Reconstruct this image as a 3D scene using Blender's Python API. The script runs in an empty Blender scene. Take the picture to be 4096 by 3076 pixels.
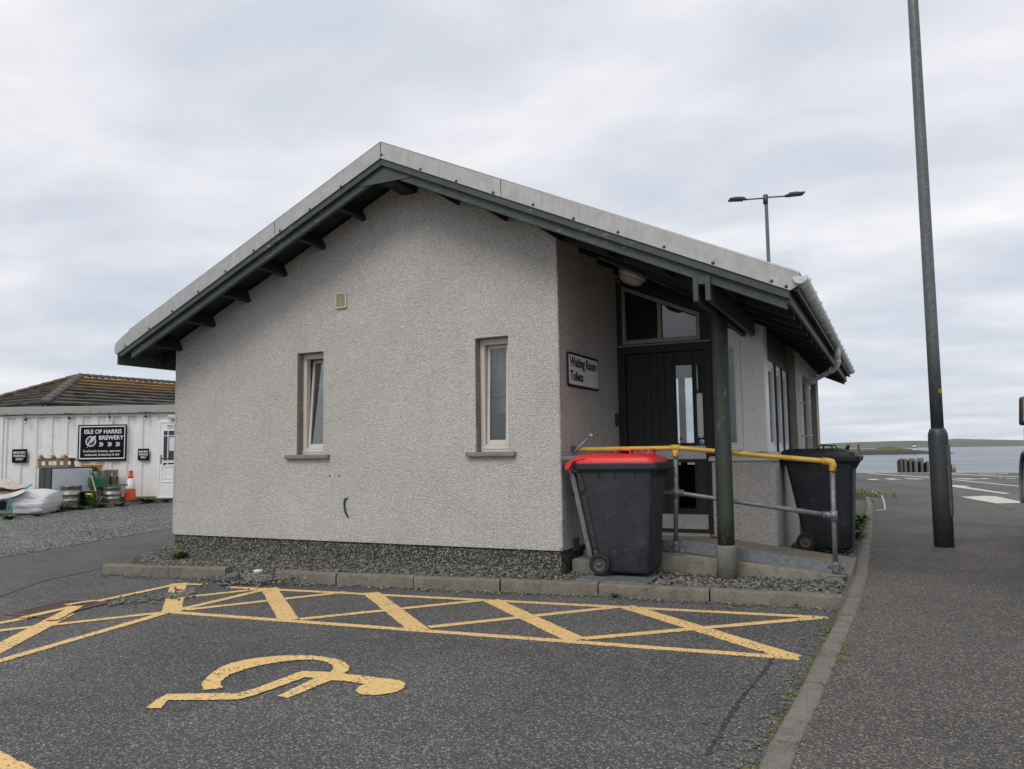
import bpy, bmesh, math, random
from mathutils import Vector, Matrix, noise
random.seed(7)
R = math.radians
scene = bpy.context.scene
col = scene.collection

# ------------------------------------------------------------------ camera
CAM = Vector((3.049, -7.5, 1.3))
YAW, PIT, ROL, FPX = R(-25.532), R(4.882), R(-0.852), 3165.85
FW = Vector((math.sin(YAW) * math.cos(PIT), math.cos(YAW) * math.cos(PIT), math.sin(PIT)))
_r = Vector((math.cos(YAW), -math.sin(YAW), 0)); _u = _r.cross(FW)
RT = _r * math.cos(ROL) + _u * math.sin(ROL)
UP = -_r * math.sin(ROL) + _u * math.cos(ROL)
cd = bpy.data.cameras.new('camera'); cam = bpy.data.objects.new('camera', cd); col.objects.link(cam)
cd.sensor_width = 36; cd.lens = FPX / 4096 * 36; cd.clip_start = 0.05; cd.clip_end = 20000
m = Matrix((RT, UP, -FW)).transposed().to_4x4(); m.translation = CAM; cam.matrix_world = m
scene.camera = cam

# ------------------------------------------------------------------ sky, sun, exposure
SUN_EL, SUN_AZ = R(48), R(186)          # azimuth clockwise from +Y
w = bpy.data.worlds.new('World'); scene.world = w; w.use_nodes = True
nt = w.node_tree; nt.nodes.clear()
def N(t, kind, **kw):
    n = t.nodes.new(kind)
    for k, v in kw.items():
        if k in ('ins',):
            for a, b in v.items(): n.inputs[a].default_value = b
        else: setattr(n, k, v)
    return n
out = N(nt, 'ShaderNodeOutputWorld'); bg = N(nt, 'ShaderNodeBackground'); bg2 = N(nt, 'ShaderNodeBackground')
mixs = N(nt, 'ShaderNodeMixShader', ins={0: 0.93})
sky = N(nt, 'ShaderNodeTexSky', sky_type='NISHITA', sun_disc=False, sun_elevation=SUN_EL, sun_rotation=SUN_AZ)
nt.links.new(sky.outputs[0], bg.inputs[0]); bg.inputs[1].default_value = 0.10
tc = N(nt, 'ShaderNodeTexCoord'); sep = N(nt, 'ShaderNodeSeparateXYZ'); nt.links.new(tc.outputs['Generated'], sep.inputs[0])
mx = N(nt, 'ShaderNodeMath', operation='MAXIMUM', ins={1: 0.0}); nt.links.new(sep.outputs[2], mx.inputs[0])
ad = N(nt, 'ShaderNodeMath', operation='ADD', ins={1: 0.16}); nt.links.new(mx.outputs[0], ad.inputs[0])
dx = N(nt, 'ShaderNodeMath', operation='DIVIDE'); dy = N(nt, 'ShaderNodeMath', operation='DIVIDE')
nt.links.new(sep.outputs[0], dx.inputs[0]); nt.links.new(ad.outputs[0], dx.inputs[1])
nt.links.new(sep.outputs[1], dy.inputs[0]); nt.links.new(ad.outputs[0], dy.inputs[1])
cmb = N(nt, 'ShaderNodeCombineXYZ'); nt.links.new(dx.outputs[0], cmb.inputs[0]); nt.links.new(dy.outputs[0], cmb.inputs[1])
mp = N(nt, 'ShaderNodeMapping'); mp.inputs['Rotation'].default_value = (0, 0, R(-32)); mp.inputs['Scale'].default_value = (0.85, 1.2, 1)
mp.inputs['Location'].default_value = (1.3, 0.4, 0)
nt.links.new(cmb.outputs[0], mp.inputs[0])
n1 = N(nt, 'ShaderNodeTexNoise', ins={'Scale': 1.9, 'Detail': 8.0, 'Roughness': 0.50, 'Distortion': 0.25}); nt.links.new(mp.outputs[0], n1.inputs[0])
n2 = N(nt, 'ShaderNodeTexNoise', ins={'Scale': 0.6, 'Detail': 3.0, 'Roughness': 0.5}); nt.links.new(mp.outputs[0], n2.inputs[0])
av = N(nt, 'ShaderNodeMix', data_type='FLOAT', ins={0: 0.3}); nt.links.new(n1.outputs[0], av.inputs[2]); nt.links.new(n2.outputs[0], av.inputs[3])
el_ = N(nt, 'ShaderNodeMapRange', ins={1: 0.0, 2: 0.42, 3: -0.075, 4: 0.035}); nt.links.new(mx.outputs[0], el_.inputs[0])   # thinner, bluer cloud low all round
av2 = N(nt, 'ShaderNodeMath', operation='ADD'); nt.links.new(av.outputs[0], av2.inputs[0]); nt.links.new(el_.outputs[0], av2.inputs[1])
rp = N(nt, 'ShaderNodeValToRGB'); nt.links.new(av2.outputs[0], rp.inputs[0])
e = rp.color_ramp.elements
e[0].position = 0.34; e[0].color = (0.62, 0.68, 0.77, 1); e[1].position = 0.66; e[1].color = (1.0, 0.99, 1.0, 1)
e2 = rp.color_ramp.elements.new(0.46); e2.color = (0.73, 0.76, 0.83, 1)
e3 = rp.color_ramp.elements.new(0.56); e3.color = (0.86, 0.87, 0.91, 1)
nt.links.new(rp.outputs[0], bg2.inputs[0]); bg2.inputs[1].default_value = 1.01
nt.links.new(bg.outputs[0], mixs.inputs[1]); nt.links.new(bg2.outputs[0], mixs.inputs[2]); nt.links.new(mixs.outputs[0], out.inputs[0])

sl = bpy.data.lights.new('sun', 'SUN'); sl.energy = 1.45; sl.angle = R(30); sl.color = (1.0, 0.96, 0.9)
so = bpy.data.objects.new('sun', sl); col.objects.link(so)
sd = Vector((math.sin(SUN_AZ) * math.cos(SUN_EL), math.cos(SUN_AZ) * math.cos(SUN_EL), math.sin(SUN_EL)))
so.rotation_euler = sd.to_track_quat('Z', 'Y').to_euler(); so.location = (0, -4, 12)
scene.view_settings.view_transform = 'Standard'; scene.view_settings.look = 'None'
scene.view_settings.exposure = 0.0; scene.view_settings.gamma = 1.0
scene.render.engine = 'CYCLES'
scene.cycles.max_bounces = 7; scene.cycles.transparent_max_bounces = 10

# ------------------------------------------------------------------ pixel -> place
def ray(x, y): return FW + RT * ((x - 2048) / FPX) - UP * ((y - 1538) / FPX)
def on(x, y, ax, v):
    d = ray(x, y); return CAM + d * ((v - CAM[ax]) / d[ax])
HF = Vector((math.sin(YAW), math.cos(YAW), 0)); HR = Vector((math.cos(YAW), -math.sin(YAW), 0))
def at(x, y, dep):
    d = ray(x, y); return CAM + d * (dep / d.dot(HF))
def depth_of(p): return (Vector(p) - CAM).dot(HF)
def sstep(a, b, x):
    t = max(0.0, min(1.0, (x - a) / (b - a))); return t * t * (3 - 2 * t)
def ground_z(x, y):
    d = depth_of((x, y, 0))
    return 0.068 * max(0, d - 17.9) * sstep(-5.6, -8.5, x) if d < 40 else 0.068 * 22.1 * sstep(-5.6, -8.5, x)

# ------------------------------------------------------------------ mesh builder
class MB:
    def __init__(s, org=(0, 0, 0)): s.v = []; s.f = []; s.o = Vector(org); s.sm = []
    def add(s, vs, fs, smooth=False):
        b = len(s.v); s.v += [Vector(q) for q in vs]
        s.f += [tuple(i + b for i in q) for q in fs]; s.sm += [smooth] * len(fs); return s
    def box(s, a, b):
        x0, y0, z0 = a; x1, y1, z1 = b
        return s.hexa([(x0, y0, z0), (x1, y0, z0), (x1, y1, z0), (x0, y1, z0), (x0, y0, z1), (x1, y0, z1), (x1, y1, z1), (x0, y1, z1)])
    def hexa(s, p): return s.add(p, [(0, 3, 2, 1), (4, 5, 6, 7), (0, 1, 5, 4), (1, 2, 6, 5), (2, 3, 7, 6), (3, 0, 4, 7)])
    def obox(s, c, ax, ay, az):
        c, ax, ay, az = map(Vector, (c, ax, ay, az))
        return s.hexa([c - ax - ay - az, c + ax - ay - az, c + ax + ay - az, c - ax + ay - az, c - ax - ay + az, c + ax - ay + az, c + ax + ay + az, c - ax + ay + az])
    def prism(s, poly, d):
        n = len(poly); d = Vector(d); P = [Vector(p) for p in poly]
        return s.add(P + [p + d for p in P], [tuple(range(n))[::-1], tuple(range(n, 2 * n))] + [(i, (i + 1) % n, n + (i + 1) % n, n + i) for i in range(n)])
    def lathe(s, prof, c=(0, 0, 0), n=20, axis=(0, 0, 1), smooth=True):
        az = Vector(axis).normalized(); ax = az.orthogonal().normalized(); ay = az.cross(ax); c = Vector(c); vs = []; fs = []
        for r, h in prof:
            for i in range(n):
                t = 2 * math.pi * i / n; vs.append(c + az * h + ax * (r * math.cos(t)) + ay * (r * math.sin(t)))
        for k in range(len(prof) - 1):
            for i in range(n): fs.append((k * n + i, k * n + (i + 1) % n, (k + 1) * n + (i + 1) % n, (k + 1) * n + i))
        s.add(vs, fs, smooth)
        b = len(s.v) - len(vs)
        for k, rev in ((0, True), (len(prof) - 1, False)):
            if prof[k][0] > 1e-5:
                q = [b + k * n + i for i in range(n)]; s.f.append(tuple(q[::-1] if rev else q)); s.sm.append(False)
        return s
    def tube(s, pts, r, n=10, smooth=True, caps=True):
        P = [Vector(p) for p in pts]; rs = r if isinstance(r, (list, tuple)) else [r] * len(P); vs = []; fs = []; up = None
        for i, p in enumerate(P):
            t = (P[min(i + 1, len(P) - 1)] - P[max(i - 1, 0)]).normalized()
            if up is None: up = t.orthogonal().normalized()
            ax = (up - t * up.dot(t)).normalized(); up = ax; ay = t.cross(ax)
            for k in range(n):
                a = 2 * math.pi * k / n; vs.append(p + ax * (rs[i] * math.cos(a)) + ay * (rs[i] * math.sin(a)))
        for i in range(len(P) - 1):
            for k in range(n): fs.append((i * n + k, i * n + (k + 1) % n, (i + 1) * n + (k + 1) % n, (i + 1) * n + k))
        s.add(vs, fs, smooth)
        if caps:
            b = len(s.v) - len(vs)
            s.f += [tuple(b + k for k in range(n))[::-1], tuple(b + (len(P) - 1) * n + k for k in range(n))]; s.sm += [False, False]
        return s
    def mesh(s, name):
        me = bpy.data.meshes.new(name); me.from_pydata([tuple(v - s.o) for v in s.v], [], s.f)
        me.polygons.foreach_set('use_smooth', s.sm); me.update(); return me
    def build(s, name, mat, parent=None, bevel=0, seg=1, fix=True):
        me = s.mesh(name)
        if fix or bevel:
            bm = bmesh.new(); bm.from_mesh(me)
            if bevel:
                bmesh.ops.remove_doubles(bm, verts=bm.verts, dist=1e-5)
            bmesh.ops.recalc_face_normals(bm, faces=bm.faces)
            if bevel:
                es = [ed for ed in bm.edges if len(ed.link_faces) == 2 and ed.calc_face_angle(0) > 0.6]
                bmesh.ops.bevel(bm, geom=es, offset=bevel, segments=seg, affect='EDGES', clamp_overlap=True, profile=0.5)
                if seg > 1:
                    for q in bm.faces: q.smooth = True
            bm.to_mesh(me); bm.free()
            if bevel and seg > 1: me.set_sharp_from_angle(angle=R(50))
        return link(name, me, mat, parent)
def link(name, me, mat, parent=None):
    o = bpy.data.objects.new(name, me); col.objects.link(o)
    if mat is not None and not me.materials: me.materials.append(mat)
    if parent: o.parent = parent
    return o
def tag(o, label=None, cat=None, group=None, kind=None):
    if label: o['label'] = label
    if cat: o['category'] = cat
    if group: o['group'] = group
    if kind: o['kind'] = kind
    return o
def thing(name, label, cat, loc=(0, 0, 0), rz=0, group=None):
    o = bpy.data.objects.new(name, None); col.objects.link(o); o.empty_display_size = 0.1
    o.location = loc; o.rotation_euler = (0, 0, rz); return tag(o, label, cat, group)
def copy_tree(o, parent=None):
    c = o.copy(); col.objects.link(c); c.parent = parent
    for ch in [q for q in bpy.data.objects if q.parent == o]: copy_tree(ch, c)
    return c
def lettering(name, body, size, mat, parent, o, xd, yd, thick=0.0, depth=0.0015, align='LEFT', sx=1.0, space=1.0):
    cu = bpy.data.curves.new('lettering', 'FONT'); cu.body = body; cu.size = size; cu.align_x = align; cu.offset = thick; cu.extrude = depth
    cu.resolution_u = 3; cu.space_character = space
    t = bpy.data.objects.new('lettering_source', cu); col.objects.link(t)
    dg = bpy.context.evaluated_depsgraph_get(); me = bpy.data.meshes.new_from_object(t.evaluated_get(dg))
    bpy.data.objects.remove(t); xd = Vector(xd).normalized(); yd = Vector(yd).normalized(); zd = xd.cross(yd)
    M = Matrix((xd * sx, yd, zd)).transposed().to_4x4(); M.translation = Vector(o); me.transform(M)
    me.materials.clear(); ob = link(name, me, mat, parent); return ob

# ------------------------------------------------------------------ materials
def S2L(c): return tuple((x / 255 / 12.92) if x / 255 <= 0.04045 else ((x / 255 + 0.055) / 1.055) ** 2.4 for x in c) + (1,)
class Mat:
    def __init__(s, name):
        s.m = bpy.data.materials.new(name); s.m.use_nodes = True; s.t = s.m.node_tree
        s.b = s.t.nodes['Principled BSDF']; s.tc = None
    def co(s, kind='Object'):
        if s.tc is None: s.tc = N(s.t, 'ShaderNodeTexCoord')
        return s.tc.outputs[kind]
    def world(s): return N(s.t, 'ShaderNodeNewGeometry').outputs['Position']
    def L(s, a, b): s.t.links.new(a, b); return s
    def noise(s, scale, detail=4, rough=0.55, vec=None, stretch=None, dist=0):
        n = N(s.t, 'ShaderNodeTexNoise', ins={'Scale': scale, 'Detail': detail, 'Roughness': rough, 'Distortion': dist})
        v = vec or s.world()
        if stretch:
            mp = N(s.t, 'ShaderNodeMapping'); mp.inputs['Scale'].default_value = stretch; s.L(v, mp.inputs[0]); v = mp.outputs[0]
        s.L(v, n.inputs['Vector']); return n.outputs[0]
    def voro(s, scale, vec=None, feature='F1', rnd=1.0):
        n = N(s.t, 'ShaderNodeTexVoronoi', feature=feature, ins={'Scale': scale, 'Randomness': rnd}); s.L(vec or s.world(), n.inputs['Vector']); return n
    def ramp(s, fac, stops, interp='LINEAR'):
        r = N(s.t, 'ShaderNodeValToRGB'); r.color_ramp.interpolation = interp; s.L(fac, r.inputs[0]); el = r.color_ramp.elements
        while len(el) < len(stops): el.new(0.5)
        for q, (p, c) in zip(el, stops): q.position = p; q.color = (c if len(c) == 4 else tuple(c) + (1,)) if isinstance(c, (tuple, list)) else (c, c, c, 1)
        return r.outputs[0]
    def mix(s, fac, a, b, mode='MIX'):
        n = N(s.t, 'ShaderNodeMix', data_type='RGBA', blend_type=mode)
        for k, v in ((0, fac), (6, a), (7, b)):
            if hasattr(v, 'is_output'): s.L(v, n.inputs[k])
            else: n.inputs[k].default_value = v if k == 0 else (tuple(v) + (1,) if len(v) == 3 else v)
        return n.outputs[2]
    def math(s, op, a, b=0.0, clamp=False):
        n = N(s.t, 'ShaderNodeMath', operation=op, use_clamp=clamp)
        for k, v in ((0, a), (1, b)):
            if hasattr(v, 'is_output'): s.L(v, n.inputs[k])
            else: n.inputs[k].default_value = v
        return n.outputs[0]
    def bump(s, h, strength=0.5, dist=0.01):
        n = N(s.t, 'ShaderNodeBump', ins={'Strength': strength, 'Distance': dist}); s.L(h, n.inputs['Height']); s.L(n.outputs[0], s.b.inputs['Normal']); return s
    def set(s, color=None, rough=None, metal=None, **kw):
        for k, v in (('Base Color', color), ('Roughness', rough), ('Metallic', metal)) + tuple(kw.items()):
            if v is None: continue
            if hasattr(v, 'is_output'): s.L(v, s.b.inputs[k])
            else: s.b.inputs[k].default_value = (tuple(v) + (1,)) if isinstance(v, (tuple, list)) and len(v) == 3 else v
        return s
def simple(name, c, rough=0.6, metal=0.0, var=0.12, scale=6.0, bump=0.0, bscale=60, grime=0.0, spec=None):
    """a plain coat with a little unevenness, so that no surface is one flat tone"""
    M = Mat(name); n = M.noise(scale, 5, 0.6)
    a = tuple(x * (1 - var) for x in c[:3]); b = tuple(min(1, x * (1 + var)) for x in c[:3])
    cc = M.ramp(n, [(0.3, a), (0.7, b)])
    if grime:
        g = M.ramp(M.noise(scale * 2.7, 6, 0.65, dist=0.6), [(0.5, 0.0), (0.75, 1.0)])
        cc = M.mix(M.math('MULTIPLY', g, grime), cc, (0.10, 0.085, 0.065))
    M.set(cc, M.ramp(n, [(0.2, max(0.05, rough - 0.1)), (0.8, min(1, rough + 0.12))]), metal)
    if spec is not None: M.b.inputs['Specular IOR Level'].default_value = spec
    if bump: M.bump(M.noise(bscale, 3), bump, 0.003)
    return M.m
def stretchnoise(M, sc, st, d=4, r=0.6): return M.noise(sc, d, r, stretch=st)

def mk_asphalt(name, dark, light, tan, scale, moss=False, tone=1.0, crack=0.0):
    M = Mat(name); P = M.world(); v = M.voro(scale, P); v2 = M.voro(scale * 2.3, P)
    sepc = N(M.t, 'ShaderNodeSeparateColor'); M.L(v.outputs['Color'], sepc.inputs[0])
    sep2 = N(M.t, 'ShaderNodeSeparateColor'); M.L(v2.outputs['Color'], sep2.inputs[0])
    base = M.ramp(sepc.outputs[0], [(0.0, tuple(x * .7 for x in dark)), (0.5, dark), (0.80, light), (0.95, tuple(x * 1.4 for x in light)), (1.0, tan)])
    fine = M.ramp(sep2.outputs[1], [(0.0, 0.55), (0.7, 1.0), (1.0, 1.6)])
    c = M.mix(0.55, base, fine, 'MULTIPLY')
    c = M.mix(M.ramp(v.outputs['Distance'], [(0.25, 0.0), (0.62, 0.75)]), c, (0.022, 0.022, 0.023))   # bitumen between the chippings
    big = M.ramp(M.noise(0.55, 6, 0.62, dist=0.6), [(0.3, 0.72 * tone), (0.7, 1.22 * tone)])
    c = M.mix(1.0, c, big, 'MULTIPLY')
    st = M.ramp(M.noise(2.1, 7, 0.72, dist=1.0), [(0.58, 1.0), (0.74, 0.6)]); c = M.mix(0.85, c, st, 'MULTIPLY')
    oil = M.ramp(M.noise(1.3, 3, 0.5, dist=0.3), [(0.68, 1.0), (0.76, 0.55)]); c = M.mix(0.8, c, oil, 'MULTIPLY')
    dust = M.ramp(M.noise(3.7, 7, 0.75, dist=1.5), [(0.56, 0.0), (0.80, 0.40)]); c = M.mix(dust, c, (0.20, 0.185, 0.16))
    crk = M.voro(0.42, M.mix(0.22, P, M.noise(2.2, 4, 0.6)), 'DISTANCE_TO_EDGE').outputs['Distance']; c = M.mix(M.ramp(crk, [(0.0, 0.75 * crack), (0.006, 0.0)]), c, (0.018, 0.018, 0.018))
    M.set(c, 0.82); M.b.inputs['Specular IOR Level'].default_value = 0.35
    M.bump(M.ramp(v.outputs['Distance'], [(0.0, 1.0), (0.6, 0.0)]), 0.75, 0.006); return M.m
MT = {}
MT['asphalt'] = mk_asphalt('asphalt_car_park', (0.078, 0.077, 0.076), (0.155, 0.15, 0.142), (0.34, 0.285, 0.21), 98, tone=1.72)
MT['asphalt2'] = mk_asphalt('asphalt_pavement', (0.080, 0.073, 0.066), (0.165, 0.15, 0.132), (0.34, 0.285, 0.20), 105, tone=1.62)
MT['asphalt3'] = mk_asphalt('asphalt_road', (0.10, 0.098, 0.094), (0.17, 0.165, 0.158), (0.24, 0.22, 0.19), 60, tone=1.6)
MT['asphalt4'] = mk_asphalt('asphalt_lane', (0.105, 0.105, 0.108), (0.17, 0.17, 0.172), (0.24, 0.22, 0.2), 120, tone=1.4)
MT['yard'] = mk_asphalt('loose_chippings', (0.11, 0.11, 0.112), (0.27, 0.265, 0.255), (0.38, 0.34, 0.28), 34, tone=1.3)

def mk_harl():
    M = Mat('roughcast_harling'); P = M.world(); v = M.voro(84, P)
    sc = N(M.t, 'ShaderNodeSeparateColor'); M.L(v.outputs['Color'], sc.inputs[0])
    c = M.ramp(sc.outputs[0], [(0.0, (0.50, 0.475, 0.445)), (0.3, (0.62, 0.60, 0.575)), (0.75, (0.73, 0.715, 0.695)), (1.0, (0.85, 0.845, 0.835))])
    c = M.mix(M.ramp(v.outputs['Distance'], [(0.36, 0.0), (0.75, 0.7)]), c, (0.39, 0.365, 0.335))   # darker pits between stones
    big = M.ramp(M.noise(0.8, 5, 0.6, dist=0.5), [(0.3, (0.90, 0.885, 0.87)), (0.7, (1.04, 1.035, 1.03))]); c = M.mix(1.0, c, big, 'MULTIPLY')
    st = M.ramp(stretchnoise(M, 3.0, (1.6, 1.6, 0.22)), [(0.58, (1, 1, 1)), (0.80, (0.82, 0.77, 0.69))]); c = M.mix(0.5, c, st, 'MULTIPLY')
    al = M.ramp(M.noise(1.6, 7, 0.75, dist=0.9), [(0.62, (1, 1, 1)), (0.80, (0.84, 0.84, 0.74))]); c = M.mix(0.55, c, al, 'MULTIPLY')
    M.set(c, 0.9); M.b.inputs['Specular IOR Level'].default_value = 0.25
    h = M.math('ADD', M.ramp(v.outputs['Distance'], [(0.0, 1.0), (0.65, 0.0)]), M.math('MULTIPLY', M.noise(150, 3), 0.4))
    h = M.math('ADD', h, M.math('MULTIPLY', M.noise(33, 3), 0.6))
    M.bump(h, 0.85, 0.011); return M.m
MT['harl'] = mk_harl()
def mk_plinth():
    M = Mat('plinth_dry_dash'); P = M.world(); v = M.voro(70, P)
    sc = N(M.t, 'ShaderNodeSeparateColor'); M.L(v.outputs['Color'], sc.inputs[0])
    c = M.ramp(sc.outputs[0], [(0.0, (0.035, 0.035, 0.033)), (0.55, (0.06, 0.06, 0.055)), (0.62, (0.28, 0.27, 0.22)), (1.0, (0.50, 0.48, 0.40))])
    c = M.mix(M.ramp(v.outputs['Distance'], [(0.3, 0.0), (0.6, 0.9)]), c, (0.03, 0.03, 0.03))
    c = M.mix(M.ramp(M.noise(3, 4), [(0.45, 0.0), (0.75, 0.4)]), c, (0.10, 0.11, 0.06))
    M.set(c, 0.9).bump(M.ramp(v.outputs['Distance'], [(0, 1.0), (0.6, 0.0)]), 0.6, 0.008); return M.m
MT['plinth'] = mk_plinth()
def mk_conc(name, c, moss=0.0, speck=0.25):
    M = Mat(name); n = M.noise(7, 8, 0.7, dist=0.5)
    a = M.ramp(n, [(0.28, tuple(x * 0.62 for x in c)), (0.5, c), (0.75, tuple(min(1, x * 1.3) for x in c))])
    f = M.ramp(M.noise(110, 3, 0.7), [(0.3, 1 - speck), (0.7, 1 + speck)]); a = M.mix(1.0, a, f, 'MULTIPLY')
    if moss: a = M.mix(M.ramp(M.noise(5.5, 7, 0.75, dist=0.8), [(0.55, 0.0), (0.72, moss)]), a, (0.075, 0.07, 0.03))
    M.set(a, 0.88).bump(M.noise(85, 5, 0.7), 0.45, 0.004); return M.m
MT['kerb'] = mk_conc('kerb_concrete', (0.165, 0.145, 0.118), 0.9, 0.4)
MT['kerb2'] = mk_conc('kerb_grey_concrete', (0.165, 0.152, 0.130), 0.6, 0.4)
MT['ramp'] = mk_conc('ramp_concrete', (0.215, 0.185, 0.155), 0.25, 0.3)
MT['upstand'] = mk_conc('ramp_edge_concrete', (0.20, 0.19, 0.145), 0.6)
MT['collar'] = mk_conc('post_collar_concrete', (0.17, 0.165, 0.14), 0.2, 0.12)
MT['smooth_render'] = mk_conc('smooth_brown_render', (0.27, 0.225, 0.175), 0.25, 0.1)
MT['slate_sill'] = mk_conc('grey_slate_sill', (0.20, 0.205, 0.195), 0.0, 0.12)
MT['quay'] = mk_conc('quay_concrete', (0.25, 0.24, 0.225), 0.1)

def mk_timber(name, c, chips=0.0, lichen=0.0, axis=(0.4, 0.4, 6)):
    M = Mat(name); g = M.noise(5, 5, 0.65, stretch=axis, dist=0.3)
    a = M.ramp(g, [(0.25, tuple(x * 0.72 for x in c)), (0.75, tuple(x * 1.25 for x in c))])
    if chips:
        k = M.ramp(M.noise(13, 7, 0.78, stretch=(1, 1, 2.5) if axis[0] == 1 else (2.5, 2.5, .8), dist=0.5), [(0.56, 0.0), (0.60, chips)]); k = M.math('MULTIPLY', k, M.ramp(M.noise(1.7, 3, .6), [(0.48, 0.0), (0.60, 1.0)])); a = M.mix(k, a, (0.36, 0.35, 0.29))
    if lichen:
        k = M.ramp(M.noise(6, 7, 0.75, dist=0.6), [(0.60, 0.0), (0.74, lichen)]); a = M.mix(k, a, (0.16, 0.14, 0.03))
    M.set(a, 0.62).bump(M.noise(30, 4, 0.6, stretch=axis), 0.25, 0.003); return M.m
MT['green'] = mk_timber('dark_green_timber', (0.050, 0.066, 0.054), 0.45, 0.3, (1, 1, 1))
MT['green_post'] = mk_timber('dark_green_post', (0.034, 0.045, 0.034), 0.7, 0.3, (3.5, 3.5, 0.35))
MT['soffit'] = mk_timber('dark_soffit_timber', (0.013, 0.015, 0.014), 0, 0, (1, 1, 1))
MT['door'] = mk_timber('blackgreen_door_timber', (0.016, 0.021, 0.018), 0, 0, (6, 6, 0.4))
MT['board_green'] = simple('dark_green_panel', (0.022, 0.032, 0.030), 0.6)
def mk_flash():
    M = Mat('weathered_metal_flashing'); n = M.noise(9, 6, 0.65); s_ = stretchnoise(M, 26, (1, 1, 0.15))
    c = M.ramp(n, [(0.3, (0.36, 0.355, 0.345)), (0.7, (0.47, 0.465, 0.455))]); c = M.mix(0.6, c, M.ramp(s_, [(0.3, 0.82), (0.7, 1.08)]), 'MULTIPLY')
    c = M.mix(M.ramp(M.noise(34, 7, 0.75, dist=0.4), [(0.62, 0.0), (0.74, 0.5)]), c, (0.20, 0.18, 0.16))
    M.set(c, M.ramp(n, [(0.2, 0.42), (0.8, 0.62)]), 0.25).bump(M.noise(3.0, 2), 0.25, 0.01); return M.m
MT['flash'] = mk_flash()
def mk_galv(name, c, metal=0.45):
    M = Mat(name); v = M.voro(38); sc = N(M.t, 'ShaderNodeSeparateColor'); M.L(v.outputs['Color'], sc.inputs[0])
    a = M.ramp(sc.outputs[0], [(0, tuple(x * .8 for x in c)), (1, tuple(x * 1.15 for x in c))])
    a = M.mix(0.7, a, M.ramp(M.noise(14, 6, 0.7), [(0.3, 0.72), (0.7, 1.15)]), 'MULTIPLY')
    M.set(a, M.ramp(M.noise(20, 4), [(0.3, 0.4), (0.7, 0.62)]), metal).bump(M.noise(45, 4), 0.12, 0.003); return M.m
MT['galv'] = mk_galv('galvanised_steel', (0.22, 0.235, 0.25))
MT['galv_pole'] = mk_galv('weathered_pole_steel', (0.13, 0.138, 0.145), 0.3)
MT['galv_base'] = mk_galv('painted_pole_base', (0.058, 0.066, 0.072), 0.1)
MT['rust'] = simple('rusty_steel', (0.17, 0.085, 0.045), 0.85, var=0.4, scale=30)
def mk_yellow():
    M = Mat('yellow_rail_paint'); n = M.noise(8, 5); c = M.ramp(n, [(0.3, (0.54, 0.34, 0.045)), (0.7, (0.70, 0.47, 0.08))])
    c = M.mix(M.ramp(M.noise(19, 3, 0.5, dist=0.3), [(0.69, 0.0), (0.705, 1.0)]), c, (0.2, 0.2, 0.2))
    M.set(c, 0.45).bump(M.noise(60, 3), 0.1, 0.002); return M.m
MT['yellow'] = mk_yellow()
MT['upvc'] = simple('white_upvc', (0.78, 0.78, 0.77), 0.35, var=0.04, scale=3, grime=0.05)
MT['cream_frame'] = simple('offwhite_painted_frame', (0.60, 0.575, 0.52), 0.5, var=0.06, scale=9, grime=0.12)
MT['white_panel'] = simple('white_cladding_panel', (0.78, 0.78, 0.77), 0.4, var=0.04, grime=0.04)
MT['beige_frame'] = simple('beige_aluminium_frame', (0.36, 0.325, 0.28), 0.45, var=0.06)
MT['gutter'] = simple('pale_grey_gutter_plastic', (0.64, 0.65, 0.65), 0.3, var=0.06, grime=0.45, scale=5)
MT['pipe'] = simple('pale_grey_downpipe_plastic', (0.58, 0.585, 0.575), 0.4, var=0.05, grime=0.12)
MT['steel_plate'] = simple('brushed_steel_plate', (0.52, 0.52, 0.52), 0.42, 0.55, var=0.06, scale=15)
MT['black_plastic'] = simple('black_plastic', (0.02, 0.021, 0.023), 0.5, var=0.2)
MT['rubber'] = simple('black_rubber', (0.016, 0.016, 0.017), 0.8, var=0.25, scale=18, bump=0.2)
def mk_bin(name, c):
    M = Mat(name); P = M.co(); n = M.noise(5, 6, 0.6, vec=P)
    a = M.ramp(n, [(0.3, tuple(x * 0.8 for x in c)), (0.7, tuple(x * 1.25 for x in c))])
    k = M.ramp(M.noise(9, 8, 0.82, vec=P, stretch=(1.0, 1.0, 2.2), dist=1.6), [(0.60, 0.0), (0.68, 0.6)]); a = M.mix(k, a, (0.26, 0.26, 0.26))
    d = M.ramp(M.noise(4, 6, 0.7, vec=P, dist=0.5), [(0.50, 0.0), (0.75, 0.35)]); a = M.mix(d, a, (0.10, 0.095, 0.09))
    M.set(a, M.ramp(n, [(0.2, 0.45), (0.8, 0.65)])).bump(M.noise(120, 3, vec=P), 0.08, 0.002); return M.m
MT['bin'] = mk_bin('dark_grey_bin_plastic', (0.019, 0.022, 0.029))
MT['bin_black'] = mk_bin('black_bin_plastic', (0.013, 0.015, 0.021))
MT['red_lid'] = simple('red_lid_plastic', (0.70, 0.030, 0.032), 0.45, var=0.15, scale=12, grime=0.08)
MT['hub'] = simple('grey_wheel_plastic', (0.10, 0.11, 0.12), 0.6)
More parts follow.
